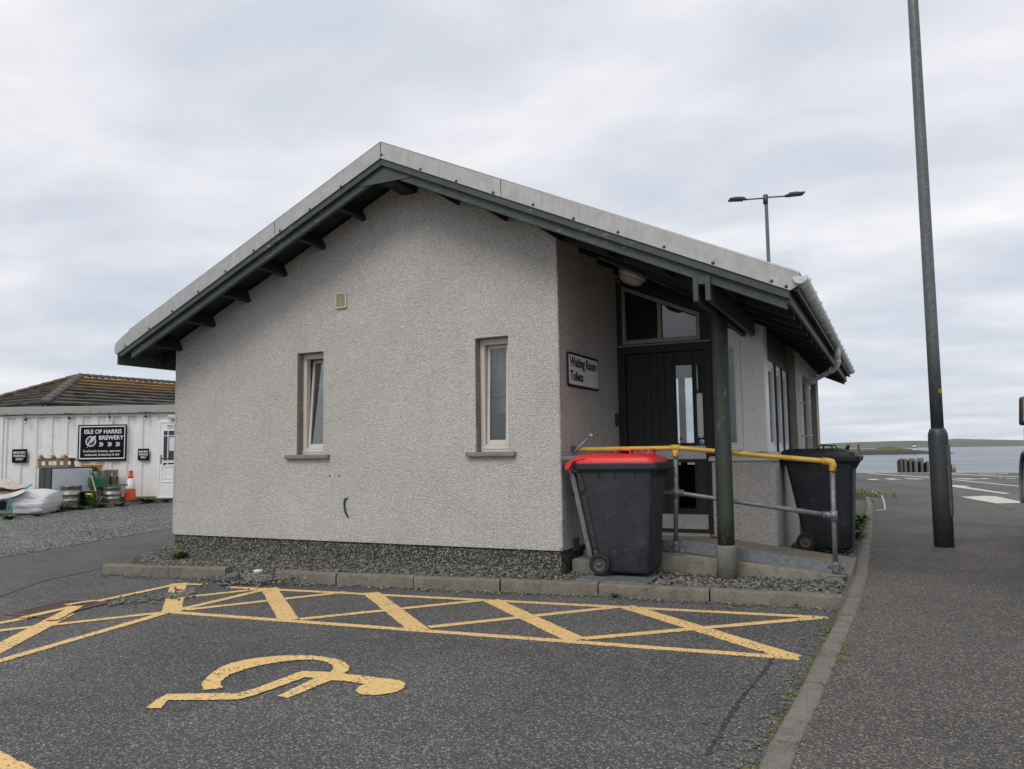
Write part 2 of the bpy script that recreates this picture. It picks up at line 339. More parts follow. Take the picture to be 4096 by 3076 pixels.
def mk_glass(name, tint=(0.75, 0.8, 0.82), base=0.10, rough=0.0):
    M = Mat(name); t = M.t; t.nodes.remove(M.b); o = [n for n in t.nodes if n.type == 'OUTPUT_MATERIAL'][0]
    tr = N(t, 'ShaderNodeBsdfTransparent', ins={0: tint + (1,)}); gl = N(t, 'ShaderNodeBsdfGlossy', ins={0: (0.95, 0.95, 0.95, 1), 1: rough})
    fr = N(t, 'ShaderNodeFresnel', ins={0: 1.5}); ad_ = N(t, 'ShaderNodeMath', operation='ADD', use_clamp=True, ins={1: base})
    mxs = N(t, 'ShaderNodeMixShader'); t.links.new(fr.outputs[0], ad_.inputs[0]); t.links.new(ad_.outputs[0], mxs.inputs[0])
    t.links.new(tr.outputs[0], mxs.inputs[1]); t.links.new(gl.outputs[0], mxs.inputs[2]); t.links.new(mxs.outputs[0], o.inputs[0]); return M.m
MT['glass'] = mk_glass('window_glass', (0.34, 0.38, 0.41), 0.05)
MT['glass_clear'] = mk_glass('clear_glass', (0.85, 0.88, 0.88), 0.03)
MT['frosted'] = simple('frosted_bluegreen_glass', (0.06, 0.10, 0.11), 0.12, var=0.25, scale=2.5)
MT['curtain'] = simple('pale_blue_blind', (0.30, 0.35, 0.43), 0.8, var=0.15, scale=9)
MT['interior'] = simple('dim_interior_plaster', (0.16, 0.16, 0.17), 0.9)
MT['interior_floor'] = simple('interior_vinyl_floor', (0.08, 0.07, 0.065), 0.6)
def mk_paint(name, c, wear):
    M = Mat(name); v = M.voro(90); g = M.noise(48, 4, 0.7); big = M.noise(3.5, 5, 0.65)
    a = M.ramp(big, [(0.3, tuple(x * 0.82 for x in c)), (0.7, tuple(x * 1.08 for x in c))])
    a = M.mix(0.5, a, M.ramp(M.noise(120, 3), [(0.3, 0.75), (0.7, 1.15)]), 'MULTIPLY')
    k = M.ramp(M.math('ADD', M.math('MULTIPLY', g, 0.7), M.math('MULTIPLY', big, 0.3)), [(0.60 - wear, 0.0), (0.66 - wear, 0.9)])
    a = M.mix(k, a, (0.10, 0.095, 0.085))
    M.set(a, 0.75).bump(M.ramp(v.outputs['Distance'], [(0, 1.0), (0.6, 0.0)]), 0.5, 0.005); return M.m
MT['mark_yellow'] = mk_paint('yellow_thermoplastic', (0.83, 0.56, 0.22), 0.07)
MT['mark_white'] = mk_paint('white_road_paint', (0.60, 0.58, 0.52), 0.04)
def mk_stone(name, pal, rough=0.85):
    M = Mat(name); ri = N(M.t, 'ShaderNodeNewGeometry').outputs['Random Per Island']
    c = M.ramp(ri, [(i / (len(pal) - 1), p) for i, p in enumerate(pal)]); c = M.mix(0.7, c, M.ramp(M.noise(90, 4, 0.7), [(0.3, 0.65), (0.7, 1.25)]), 'MULTIPLY')
    M.set(c, rough).bump(M.noise(140, 3), 0.3, 0.003); return M.m
MT['stone'] = mk_stone('gravel_stone', [(0.06, 0.062, 0.06), (0.11, 0.115, 0.105), (0.16, 0.16, 0.145), (0.13, 0.145, 0.125), (0.19, 0.185, 0.165), (0.24, 0.215, 0.175), (0.09, 0.095, 0.095), (0.30, 0.275, 0.24)])
def mk_leaf(name, a, b):
    M = Mat(name); ri = N(M.t, 'ShaderNodeNewGeometry').outputs['Random Per Island']
    M.set(M.ramp(ri, [(0, a), (1, b)]), 0.55); M.b.inputs['Transmission Weight'].default_value = 0.0; return M.m
MT['leaf'] = mk_leaf('weed_leaf', (0.035, 0.085, 0.018), (0.10, 0.19, 0.035))
MT['dry'] = mk_leaf('dry_grass', (0.16, 0.13, 0.05), (0.30, 0.24, 0.11))
MT['moss'] = mk_leaf('moss_cushion', (0.05, 0.055, 0.012), (0.15, 0.15, 0.025))
MT['grass'] = mk_leaf('rough_grass', (0.06, 0.10, 0.025), (0.16, 0.19, 0.05))

# ================================================================== THE SETTING
def sheet(name, pts, z, mat, kind='structure'):
    b = MB(); b.add([(x, y, z) for x, y in pts], [tuple(range(len(pts)))]); o = b.build(name, mat, fix=False)
    if o.data.polygons[0].normal.z < 0: o.data.flip_normals()
    return tag(o, kind=kind)
sheet('ground', [(-120, -60), (60, -60), (60, 32.2), (-120, 32.2)], -0.03, MT['asphalt3'])
sheet('car_park', [(-60, -30), (2.66, -30), (2.66, 9), (-60, 9)], 0.0, MT['asphalt'])
sheet('pavement', [(2.68, -30), (5.3, -30), (5.25, 7), (5.05, 8.8), (4.76, 12.3), (3.9, 17), (2.9, 21.6), (1.8, 25.4), (-4, 30), (-30, 31), (-30, 15.9), (0.5, 15.9), (1.6, 15.75), (2.25, 15.2), (2.6, 12)], 0.098, MT['asphalt2'])
sheet('road', [(5.3, -30), (60, -30), (60, 32.2), (-60, 32.2), (-60, 31), (-30, 31), (-4, 30), (1.8, 25.4), (2.9, 21.6), (3.9, 17), (4.76, 12.3), (5.05, 8.8), (5.25, 7)], 0.102, MT['asphalt3'])
sheet('lane', [(-6.4, -4.6), (-4.2, -3.4), (-5.2, -1.9), (-5.35, -1.3), (-6.15, 0.4), (-5.6, 2.0), (-5.6, 8.9), (-12.2, 8.9), (-9.1, 3.0), (-8.4, 1.3), (-7.7, -0.9)], 0.004, MT['asphalt4'])
E0 = Vector((-7.574, -0.911, 0)); ED = Vector((-1.41, 4.0, 0)).normalized(); EN = Vector((-4.0, -1.41, 0)).normalized()
yb = MB(); ny, nx = 40, 60
for i in range(ny + 1):
    for j in range(nx + 1):
        t = -14 + i * 1.6; s_ = 60.0 * (j / nx) ** 1.5
        p = E0 + ED * t + EN * (s_ + (0.12 * noise.noise((t * 1.3, 0, 0)) if j == 0 else 0))
        yb.v.append(Vector((p.x, p.y, 0.010 + ground_z(p.x, p.y) + (0.02 * noise.noise((p.x * .6, p.y * .6, 0)) if j else 0))))
for i in range(ny):
    for j in range(nx):
        a = i * (nx + 1) + j; yb.f.append((a, a + nx + 1, a + nx + 2, a + 1)); yb.sm.append(True)
o = tag(yb.build('gravel_yard', MT['yard']), kind='structure')
if o.data.polygons[0].normal.z < 0: o.data.flip_normals()

# yellow bay markings -------------------------------------------------------
def gpt(x, y, z=0.0):
    p = on(x, y, 2, z); return Vector((p.x, p.y, z))
def ragged(poly, step=0.014, amp=0.0035):
    q = []
    for i, p in enumerate(poly):
        a = Vector(p); b = Vector(poly[(i + 1) % len(poly)]); n = max(1, int((b - a).length / step))
        d = (b - a).normalized() if (b - a).length > 1e-6 else Vector((1, 0, 0)); pr = Vector((-d.y, d.x, 0))
        for k in range(n): q.append(a + (b - a) * (k / n) + (pr * random.gauss(0, amp) if k else Vector()))
    return q
MZ = [0.0015]
def mark(poly, mat='mark_yellow', name='road_marking', lab=None, z=None):
    MZ[0] += 0.0002
    q = ragged([Vector((p[0], p[1], 0)) for p in poly]); b = MB(); b.add([(p.x, p.y, z if z else MZ[0]) for p in q], [tuple(range(len(q)))])
    o = b.build(name, MT[mat], fix=False)
    bm = bmesh.new(); bm.from_mesh(o.data); bmesh.ops.triangulate(bm, faces=bm.faces)
    for f in bm.faces:
        if f.normal.z < 0: f.normal_flip()
    bm.to_mesh(o.data); bm.free(); return tag(o, kind='structure')
def stroke(p, q, wd, e0=0.0, e1=0.0, **k):
    a = gpt(*p); b = gpt(*q); d = (b - a).normalized(); n = Vector((-d.y, d.x, 0)) * wd / 2; a = a - d * e0; b = b + d * e1
    return mark([a - n, b - n, b + n, a + n], **k)
W1, W2 = 0.088, 0.155
stroke((700, 2450), (3197, 2634), W1); stroke((914, 2349), (3315, 2471), W1)
stroke((1076, 2352), (1155, 2480), W2); stroke((1483, 2371), (1677, 2521), W2); stroke((1961, 2400), (2307, 2561), W2); stroke((2503, 2426), (3174, 2631), W2)
stroke((715, 2334), (684, 2454), W2)
stroke((715, 2440), (1068, 2357), W1); stroke((745, 2440), (1383, 2369), W1); stroke((726, 2391), (1068, 2354), W1)
stroke((1199, 2478), (1938, 2401), W1); stroke((1713, 2510), (2480, 2428), W1); stroke((2333, 2556), (3293, 2471), W1)
stroke((700, 2337), (814, 2339), W1); stroke((667, 2451), (-160, 2692), W1, 0, 1.1); stroke((659, 2451), (-120, 2537), W1, 0, .9)
stroke((-60, 2625), (262, 2457), W2, .25); stroke((-60, 2504), (120, 2472), W1, 1.6); stroke((387, 2407), (712, 2338), W1)
stroke((-40, 3028), (110, 3105), 0.10, 1.2, .8)
def zp(x, y): return gpt(x * .7685, 2100 + y * .7685)
wc = [[(1060, 865), (1048, 832), (1090, 780), (1180, 727), (1300, 700), (1450, 684), (1600, 681), (1720, 694), (1790, 714), (1822, 740), (1815, 762), (1780, 782), (1722, 770), (1737, 742), (1710, 720), (1650, 706), (1560, 705), (1450, 717), (1350, 735), (1270, 755), (1180, 790), (1147, 822), (1160, 852)],
      [(1570, 764), (1720, 770), (2080, 812), (2112, 832), (2095, 860), (2040, 880), (1950, 891), (1880, 886), (1850, 870), (1862, 852), (1892, 834), (1800, 816), (1722, 813), (1500, 906), (1445, 895), (1640, 800), (1590, 797), (1320, 892), (1240, 914), (870, 917), (840, 959), (755, 959), (832, 903), (872, 884), (1240, 880), (1330, 855)]]
def chaikin(P, n=2):
    for _ in range(n):
        Q = []
        for a, c in zip(P, P[1:] + P[:1]):
            if (Vector(c) - Vector(a)).length < 40: Q += [tuple(a), tuple(c)]
            else: Q += [tuple(Vector(a).lerp(Vector(c), .25)), tuple(Vector(a).lerp(Vector(c), .75))]
        P = Q
    return P
mark([zp(*p[:2]) for p in chaikin(wc[0], 1)]); mark([zp(*p) for p in wc[1]])
# white lines on the road
def wmark(*px, **k): mark([gpt(x, y, 0.102) for x, y in px], 'mark_white', z=0.107)
def z5(x, y): return (3400 + x * .31465, 1650 + y * .31465)
for q in ([(240, 774), (1012, 822), (1012, 830), (240, 780)], [(1280, 778), (2212, 820), (2212, 826), (1280, 786)], [(210, 846), (330, 846), (375, 852), (300, 860), (225, 852)],
          [(425, 842), (580, 838), (570, 846), (680, 850), (520, 855)], [(680, 833), (770, 838), (960, 846), (850, 851), (740, 846)], [(1320, 834), (1500, 838), (1690, 848), (1500, 852), (1400, 846)],
          [(1620, 834), (1750, 839), (1800, 845), (1700, 848)], [(1285, 848), (2212, 940), (2212, 949), (1285, 856)], [(1292, 920), (1530, 938), (1470, 946), (1850, 1005), (2060, 1031), (1960, 1036), (1292, 944)],
          [(1405, 1073), (1720, 1062), (1850, 1066), (2100, 1120), (2212, 1143), (2212, 1152), (1860, 1158), (1620, 1118)], [(1640, 779), (1860, 780), (1860, 785), (1640, 784)], [(1900, 826), (1930, 828), (1925, 836), (1895, 834)], [(1985, 840), (2100, 841), (2095, 846), (1990, 845)], [(1890, 776), (2010, 778), (2010, 782), (1890, 781)]):
    wmark(*[z5(*p) for p in q])
for q in ([(270, 1000), (290, 1000), (390, 1052), (370, 1056)], [(390, 1054), (408, 1054), (440, 1120), (422, 1122)], [(422, 1124), (440, 1124), (458, 1238), (440, 1240)], [(330, 1242), (438, 1236), (455, 1242), (330, 1248)]):
    mark([gpt(*z5(*p), 0.098) for p in q], 'mark_white', z=0.103)

# kerbs: one stone each --------------------------------------------------------
def kerb(name, path, width, top, low, mat, ln=0.915, joint=0.014, cuts=None):
    root = bpy.data.objects.new(name, None); col.objects.link(root); tag(root, kind='structure')
    P = [Vector((x, y, 0)) for x, y in path]; root.location = P[0]; segs = []
    if cuts: segs = [(P[i], P[i + 1]) for i in range(len(P) - 1) if i not in cuts]
    else:
        acc = [0]
        for a, b in zip(P, P[1:]): acc.append(acc[-1] + (b - a).length)
        def pa(s_):
            for i in range(len(P) - 1):
                if s_ <= acc[i + 1]: return P[i].lerp(P[i + 1], (s_ - acc[i]) / (acc[i + 1] - acc[i]))
            return P[-1]
        n = int(acc[-1] / ln); segs = [(pa(i * acc[-1] / n), pa((i + 1) * acc[-1] / n)) for i in range(n)]
    for a, b in segs:
        d = (b - a).normalized(); nn = Vector((-d.y, d.x, 0)) * width; a = a + d * joint / 2; b = b - d * joint / 2
        tz = top + random.gauss(0, 0.003); tz2 = tz + random.gauss(0, 0.004); j = nn * random.gauss(0, 0.03)
        q = MB(P[0]); secs = []; ns = 14; cz = 0.012; bb = bmesh.new()
        for i in range(ns + 1):                    # worn arrises: every cross-section a little different
            t_ = i / ns; c0 = a.lerp(b, t_) + j; zt_ = tz + (tz2 - tz) * t_; w_ = abs(random.gauss(0, .0045)) + (.007 if i in (0, ns) else 0) + (random.random() < .08) * .012; u_ = nn.normalized()
            secs.append([c0 + Vector((0, 0, low)), c0 + u_ * random.gauss(.001, .0022) + Vector((0, 0, zt_ - cz * 1.4 - w_)), c0 + u_ * (cz * .35 + w_ * .4) + Vector((0, 0, zt_ - cz * .45 - w_ * .5)), c0 + u_ * (cz + w_) + Vector((0, 0, zt_ + random.gauss(0, .0015))),
                         c0 + nn * .55 + Vector((0, 0, zt_ + random.gauss(0, .0015))), c0 + nn - u_ * cz + Vector((0, 0, zt_ - .001)), c0 + nn + Vector((0, 0, zt_ - cz)), c0 + nn + Vector((0, 0, low))])
        m8 = 8; vs = [v for s8 in secs for v in s8]; q.add(vs, [(k * m8 + i, k * m8 + (i + 1) % m8, (k + 1) * m8 + (i + 1) % m8, (k + 1) * m8 + i) for k in range(ns) for i in range(m8)] + [tuple(range(m8)), tuple(range(ns * m8, ns * m8 + m8))], True); q.sm[-1] = q.sm[-2] = False; bb.free()
        ko = q.build('kerbstone', mat, root); ko.data.set_sharp_from_angle(angle=R(55))
    return root
KF = [(-5.02, -1.36), (-4.12, -1.24), (-3.39, -1.13), (-2.75, -1.075), (-2.04, -1.0), (-1.19, -0.90), (-.32, -0.77), (.6, -0.645), (1.58, -0.575), (2.63, -0.51)]
kerb('kerb', KF, 0.125, 0.112, -0.08, MT['kerb'], cuts=[2])
kerb('edging_kerb', [(-5.08, -1.2), (-5.5, -0.45), (-5.95, 0.35)], 0.06, 0.05, -0.06, MT['kerb'], ln=.8)
KR = [(2.66, -9.5), (2.64, -4.18), (2.69, -3.1), (2.765, -0.85), (2.785, 0.53), (2.755, 3.0), (2.725, 5.6), (2.60, 11.6), (2.43, 14.2), (2.12, 15.1), (1.5, 15.7), (0.5, 15.9)]
kerb('pavement_kerb', KR, 0.115, 0.108, -0.1, MT['kerb2'])

def kx(y):
    for (xa, ya), (xb_, yb_) in zip(KR, KR[1:]):
        if ya <= y <= yb_: return xa + (xb_ - xa) * (y - ya) / (yb_ - ya) - 0.115
    return 2.55
# gravel beds -------------------------------------------------------------------
MT['soil'] = mk_conc('gravelly_soil', (0.085, 0.08, 0.068), 0.4, 0.4)
BEDA = [(-5.02, -1.22), (-3.39, -0.99), (-2.75, -0.95), (-1.19, -0.77), (.6, -0.52), (2.54, -0.40), (2.70, -0.40), (2.70, 0.66), (0.02, 0.66), (0.02, 0.05), (-5.5, 0.05), (-5.9, 0.3), (-5.5, -0.5)]
BEDB = [(1.7, 1.7), (2.62, 1.7), (2.62, 5.0), (2.5, 11.6), (2.3, 14.2), (1.9, 15.0), (0.5, 15.7), (-5, 15.7), (-5, 8.2), (1.7, 8.2)]
sheet('gravel_bed', BEDA, 0.045, MT['soil']); sheet('gravel_strip', BEDB, 0.06, MT['soil'])
def inside(x, y, P):
    c = False; j = len(P) - 1
    for i in range(len(P)):
        if (P[i][1] > y) != (P[j][1] > y) and x < (P[j][0] - P[i][0]) * (y - P[i][1]) / (P[j][1] - P[i][1]) + P[i][0]: c = not c
        j = i
    return c
ICO = []
_b = bmesh.new(); bmesh.ops.create_icosphere(_b, subdivisions=1, radius=1); _b.verts.ensure_lookup_table()
ICOV = [tuple(v.co) for v in _b.verts]; ICOF = [tuple(v.index for v in f.verts) for f in _b.faces]; _b.free()
def stones(name, pts, mat):
    V = []; F = []
    for x, y, z, r in pts:
        b = len(V); sx, sy, sz = r * random.uniform(.8, 1.35), r * random.uniform(.65, 1.1), r * random.uniform(.45, .8)
        a = random.uniform(0, 6.28); ca, sa = math.cos(a), math.sin(a)
        for q in ICOV:
            k = random.uniform(.72, 1.22); u, v, w_ = q[0] * sx * k, q[1] * sy * k, q[2] * sz * k
            V.append((x + u * ca - v * sa, y + u * sa + v * ca, z + w_ + 0.12 * u))
        F += [(i + b, j + b, k + b) for i, j, k in ICOF]
    me = bpy.data.meshes.new(name); me.from_pydata(V, [], F); return tag(link(name, me, mat), kind='stuff')
pts = []
while len(pts) < 10500:
    x, y = random.uniform(-5.9, 2.66), random.uniform(-1.25, 0.66)
    if inside(x, y, BEDA): pts.append((x, y, 0.052 + random.uniform(-.006, .022) + 0.03 * sstep(-0.5, 0.0, y) * (x < 0), random.uniform(.008, .0185) if random.random() < .94 else random.uniform(.02, .032)))
for _ in range(1700):
    x, y = random.uniform(1.7, 2.62), 1.75 + 5 * random.random() ** 1.6
    pts.append((x, y, 0.068 + random.uniform(-.005, .02), random.uniform(.011, .024)))
for _ in range(520):                       # spilled through the gap in the kerb
    x = random.gauss(-3.07, .22); y = -1.02 - abs(random.gauss(0, .20))
    pts.append((x, y, max(0.008, 0.055 * (1 - (-1.02 - y) * 1.7)) + .004, random.uniform(.010, .024)))
for _ in range(620):                       # along the foot of the kerb
    k = random.choice(range(len(KF) - 1)); t = random.random(); x = KF[k][0] * (1 - t) + KF[k + 1][0] * t; y = KF[k][1] * (1 - t) + KF[k + 1][1] * t
    pts.append((x, y - abs(random.gauss(0.0, .085)), 0.01, random.uniform(.006, .018)))
for _ in range(330):                       # washed along towards the drain cover
    t = random.random() ** 1.3; p = gpt(780 - 350 * t, 2370 + 50 * t + random.gauss(0, 9)); pts.append((p.x, p.y, 0.012, random.uniform(.007, .02)))
for _ in range(420):
    t = random.random(); y = -5.2 + 4.8 * t; pts.append((kx(y) - .01 - abs(random.gauss(0, .13)), y, 0.006, random.uniform(.004, .013)))
for _ in range(500): 
    x, y = random.uniform(-4.5, 2.5), random.uniform(-4.4, -1.0); pts.append((x, y, 0.003, random.uniform(.003, .007)))
stones('gravel', pts, MT['stone'])

# ramp up to the door -----------------------------------------------------------------
b = MB()
b.prism([(0.0, 0.66, 0.0), (2.64, 0.66, 0.0), (2.64, 0.66, 0.105), (1.15, 0.66, 0.285), (0.0, 0.66, 0.285)], (0, 1.28, 0))
tag(b.build('ramp', MT['ramp']), kind='structure')
b = MB(); b.prism([(0.02, 0.54, 0.0), (2.58, 0.54, 0.0), (2.58, 0.54, 0.11), (1.05, 0.54, 0.25), (0.02, 0.54, 0.25)], (0, 0.117, 0))
tag(b.build('ramp_edge', MT['upstand'], bevel=0.012, seg=2), kind='structure')
tag(MB().box((0.03, 0.18, 0.0), (0.26, 0.535, 0.20)).build('concrete_step', MT['collar'], bevel=0.01, seg=2), kind='structure')

# quay, sea, far land ---------------------------------------------------------------------
tag(MB().box((-60, 32.2, -6), (60, 32.55, 0.12)).build('quay_wall', MT['quay'], bevel=0.03), kind='structure')
def mk_sea():
    M = Mat('sea_water'); P = M.world()
    a = M.noise(0.55, 6, 0.6, vec=P, stretch=(0.35, 1.0, 1)); b_ = M.noise(0.018, 5, 0.6, vec=P, stretch=(0.4, 1.6, 1))
    M.set(M.ramp(b_, [(0.35, (0.040, 0.060, 0.085)), (0.65, (0.085, 0.115, 0.150))]), M.ramp(b_, [(0.3, 0.18), (0.7, 0.34)]))
    M.b.inputs['IOR'].default_value = 1.33; M.bump(a, 0.9, 0.35); return M.m
MT['sea'] = mk_sea()
SEA = -4.5
b = MB(); b.add([(-9000, 32.5, SEA), (9000, 32.5, SEA), (9000, 12000, SEA), (-9000, 12000, SEA)], [(0, 1, 2, 3)]); tag(b.build('sea', MT['sea'], fix=False), kind='structure')
def mk_hill(name, cs, sc):
    M = Mat(name); n = M.noise(sc, 8, 0.7, dist=0.4); c = M.ramp(n, [(0.3, cs[0]), (0.48, cs[1]), (0.62, cs[2]), (0.78, cs[3])]); M.set(c, 0.95); return M.m
MT['hill'] = mk_hill('hazed_moorland', [(0.075, 0.09, 0.08), (0.105, 0.125, 0.095), (0.14, 0.155, 0.12), (0.26, 0.255, 0.24)], 0.03)  # moor greens greyed: distance haze is painted into the colour
def mk_islet():
    M = Mat('islet_rock_and_turf'); sp3 = N(M.t, 'ShaderNodeSeparateXYZ'); M.L(M.world(), sp3.inputs[0]); n = M.noise(0.35, 7, 0.7)
    rock = M.ramp(M.noise(1.1, 6, 0.75), [(0.3, (0.02, 0.018, 0.016)), (0.55, (0.06, 0.052, 0.042)), (0.8, (0.15, 0.14, 0.12))]); turf = M.ramp(n, [(0.3, (0.05, 0.06, 0.025)), (0.7, (0.12, 0.125, 0.055))])
    k = M.ramp(M.math('ADD', M.math('MULTIPLY', M.math('ADD', sp3.outputs[2], 4.5), 0.2), M.math('MULTIPLY', n, 0.8)), [(0.98, 0.0), (1.25, 1.0)])
    M.set(M.mix(k, rock, turf), 0.95); return M.m
MT['islet'] = mk_islet()
MT['far_hill'] = mk_hill('far_hazed_moorland', [(0.10, 0.13, 0.15), (0.12, 0.15, 0.17), (0.14, 0.17, 0.18), (0.18, 0.2, 0.2)], 0.006)  # blue cast of the haze put into the hill colour itself
def hills(name, dep, prof, mat, thick, rough):
    """a ridge: skyline given as (pixel x, height in px above the shore) at a known distance, with a slope down to the shore in front of it"""
    b = MB(); nx_, ny_ = 260, 14; x0, x1 = prof[0][0], prof[-1][0]
    for i in range(nx_ + 1):
        px = x0 + (x1 - x0) * i / nx_; h = 0
        for (a, ha), (c, hc) in zip(prof, prof[1:]):
            if a <= px <= c: h = ha + (hc - ha) * (px - a) / (c - a)
        h = h * dep / FPX
        for j in range(ny_ + 1):
            t = j / ny_; dd = dep + thick * t; lat = (px - 2048) / FPX * dep * (1 + 0.0 * t); p = CAM + HF * dd + HR * lat
            zz = SEA - 1.5 + (h + 1.5) * math.sin(min(1, t * 1.35) * math.pi / 2) * (1 if t < .75 else 1 - (t - .75))
            zz += rough * noise.fractal((p.x * .02 * 400 / dep, p.y * .02 * 400 / dep, 3.1), 1.0, 2.0, 5) * math.sin(math.pi * min(1, t * 1.2 + .05)) * min(1, h / 2)
            b.v.append(Vector((p.x, p.y, zz)))
    for i in range(nx_):
        for j in range(ny_):
            a = i * (ny_ + 1) + j; b.f.append((a, a + ny_ + 1, a + ny_ + 2, a + 1)); b.sm.append(True)
    return tag(b.build(name, mat), kind='structure')
hills('hill', 2900, [(-2500, 0), (-1500, 20), (-200, 26), (900, 15), (2000, 22), (3000, 14), (3280, 17), (3440, 19), (3560, 25), (3640, 28), (3700, 30), (3800, 31), (3950, 31), (4060, 27), (4200, 24), (4700, 26), (5400, 18), (6200, 0)], MT['hill'], 900, 5.0)
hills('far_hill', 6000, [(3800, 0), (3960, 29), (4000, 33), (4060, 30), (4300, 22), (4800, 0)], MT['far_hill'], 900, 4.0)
hills('islet', 560, [(3240, 0), (3300, 8), (3400, 19), (3440, 23), (3530, 24), (3560, 24), (3600, 33), (3640, 34), (3670, 27), (3700, 23), (3750, 15), (3800, 10), (3850, 11), (3860, 4), (3885, 0)], MT['islet'], 40, 1.6)

# ================================================================== WAITING ROOM BUILDING
RX = -1.797
def ztop(x): return 4.671 - 0.4538 * abs(x - RX)
YB, YE = -0.581, 8.62
bld = thing('waiting_room_building', 'low pebbledashed waiting room with a green timbered gable roof and open porch', 'building')
def gable_wall(name, y0, y1, x0, x1, holes, z0, mat, drop):
    """wall in the XZ plane with rectangular openings, built as upright strips that follow the roof slope"""
    xs = sorted({x0, x1} | {h[0] for h in holes} | {h[1] for h in holes} | ({RX} if x0 < RX < x1 else set())); b = MB()
    def strip(a, c, lo, hi):
        b.prism([(a, y0, lo), (c, y0, lo), (c, y0, hi if hi is not None else ztop(c) - drop), (a, y0, hi if hi is not None else ztop(a) - drop)], (0, y1 - y0, 0))
    for a, c in zip(xs, xs[1:]):
        hs = [h for h in holes if h[0] <= a + 1e-6 and h[1] >= c - 1e-6]
        if not hs: strip(a, c, z0, None)
        else:
            strip(a, c, z0, hs[0][2]); strip(a, c, hs[0][3], None)
    bm = bmesh.new(); me = b.mesh(name); bm.from_mesh(me); bmesh.ops.remove_doubles(bm, verts=bm.verts, dist=1e-4)
    dead = [f for f in bm.faces if all(len(e_.link_faces) > 2 for e_ in f.edges) and abs(f.normal.x) > .9]; bmesh.ops.delete(bm, geom=dead, context='FACES')
    bmesh.ops.recalc_face_normals(bm, faces=bm.faces); bm.to_mesh(me); bm.free(); return link(name, me, mat, bld)
HOLES = [(-3.419, -3.021, 1.302, 2.535), (-0.972, -0.571, 1.302, 2.535)]
gable_wall('wall', 0.0, 0.3, -5.47, 0.0, HOLES, 0.30, MT['harl'], 0.19)
b = MB(); b.box((-5.45, 0.022, 0.0), (-0.02, 0.28, 0.303)); b.build('plinth', MT['plinth'], bld)
# return wall beside the porch, left flank, rear gable
b = MB(); b.prism([(-0.3, 0.3, 0.30), (0.0, 0.3, 0.30), (0.0, 0.3, ztop(0) - .19), (-0.3, 0.3, ztop(-.3) - .19)], (0, 1.75, 0)); b.build('wall', MT['harl'], bld)
MB().box((-0.28, 0.28, 0.0), (-0.02, 2.0, 0.303)).build('plinth', MT['plinth'], bld)
b = MB(); b.prism([(-5.47, 0.3, 0.30), (-5.17, 0.3, 0.30), (-5.17, 0.3, ztop(-5.17) - .19), (-5.47, 0.3, ztop(-5.47) - .19)], (0, 7.4, 0)); b.build('wall', MT['harl'], bld)
MB().box((-5.45, 0.28, 0.0), (-5.19, 7.7, 0.303)).build('plinth', MT['plinth'], bld)
gable_wall('wall', 7.7, 8.0, -5.47, 1.87, [(-1.05, -0.22, 0.95, 2.75)], 0.0, MT['harl'], 0.19)
# rough corner arris of the harling
for (cx, cy) in ((-0.012, 0.012), (-5.458, 0.012)):
    q = MB(); P = [(cx + random.gauss(0, .0015), cy + random.gauss(0, .0015), 0.30 + i * .05) for i in range(int((ztop(cx) - .5) / .05))]
    q.tube(P, 0.0205, 10); q.build('corner_bead', MT['harl'], bld)

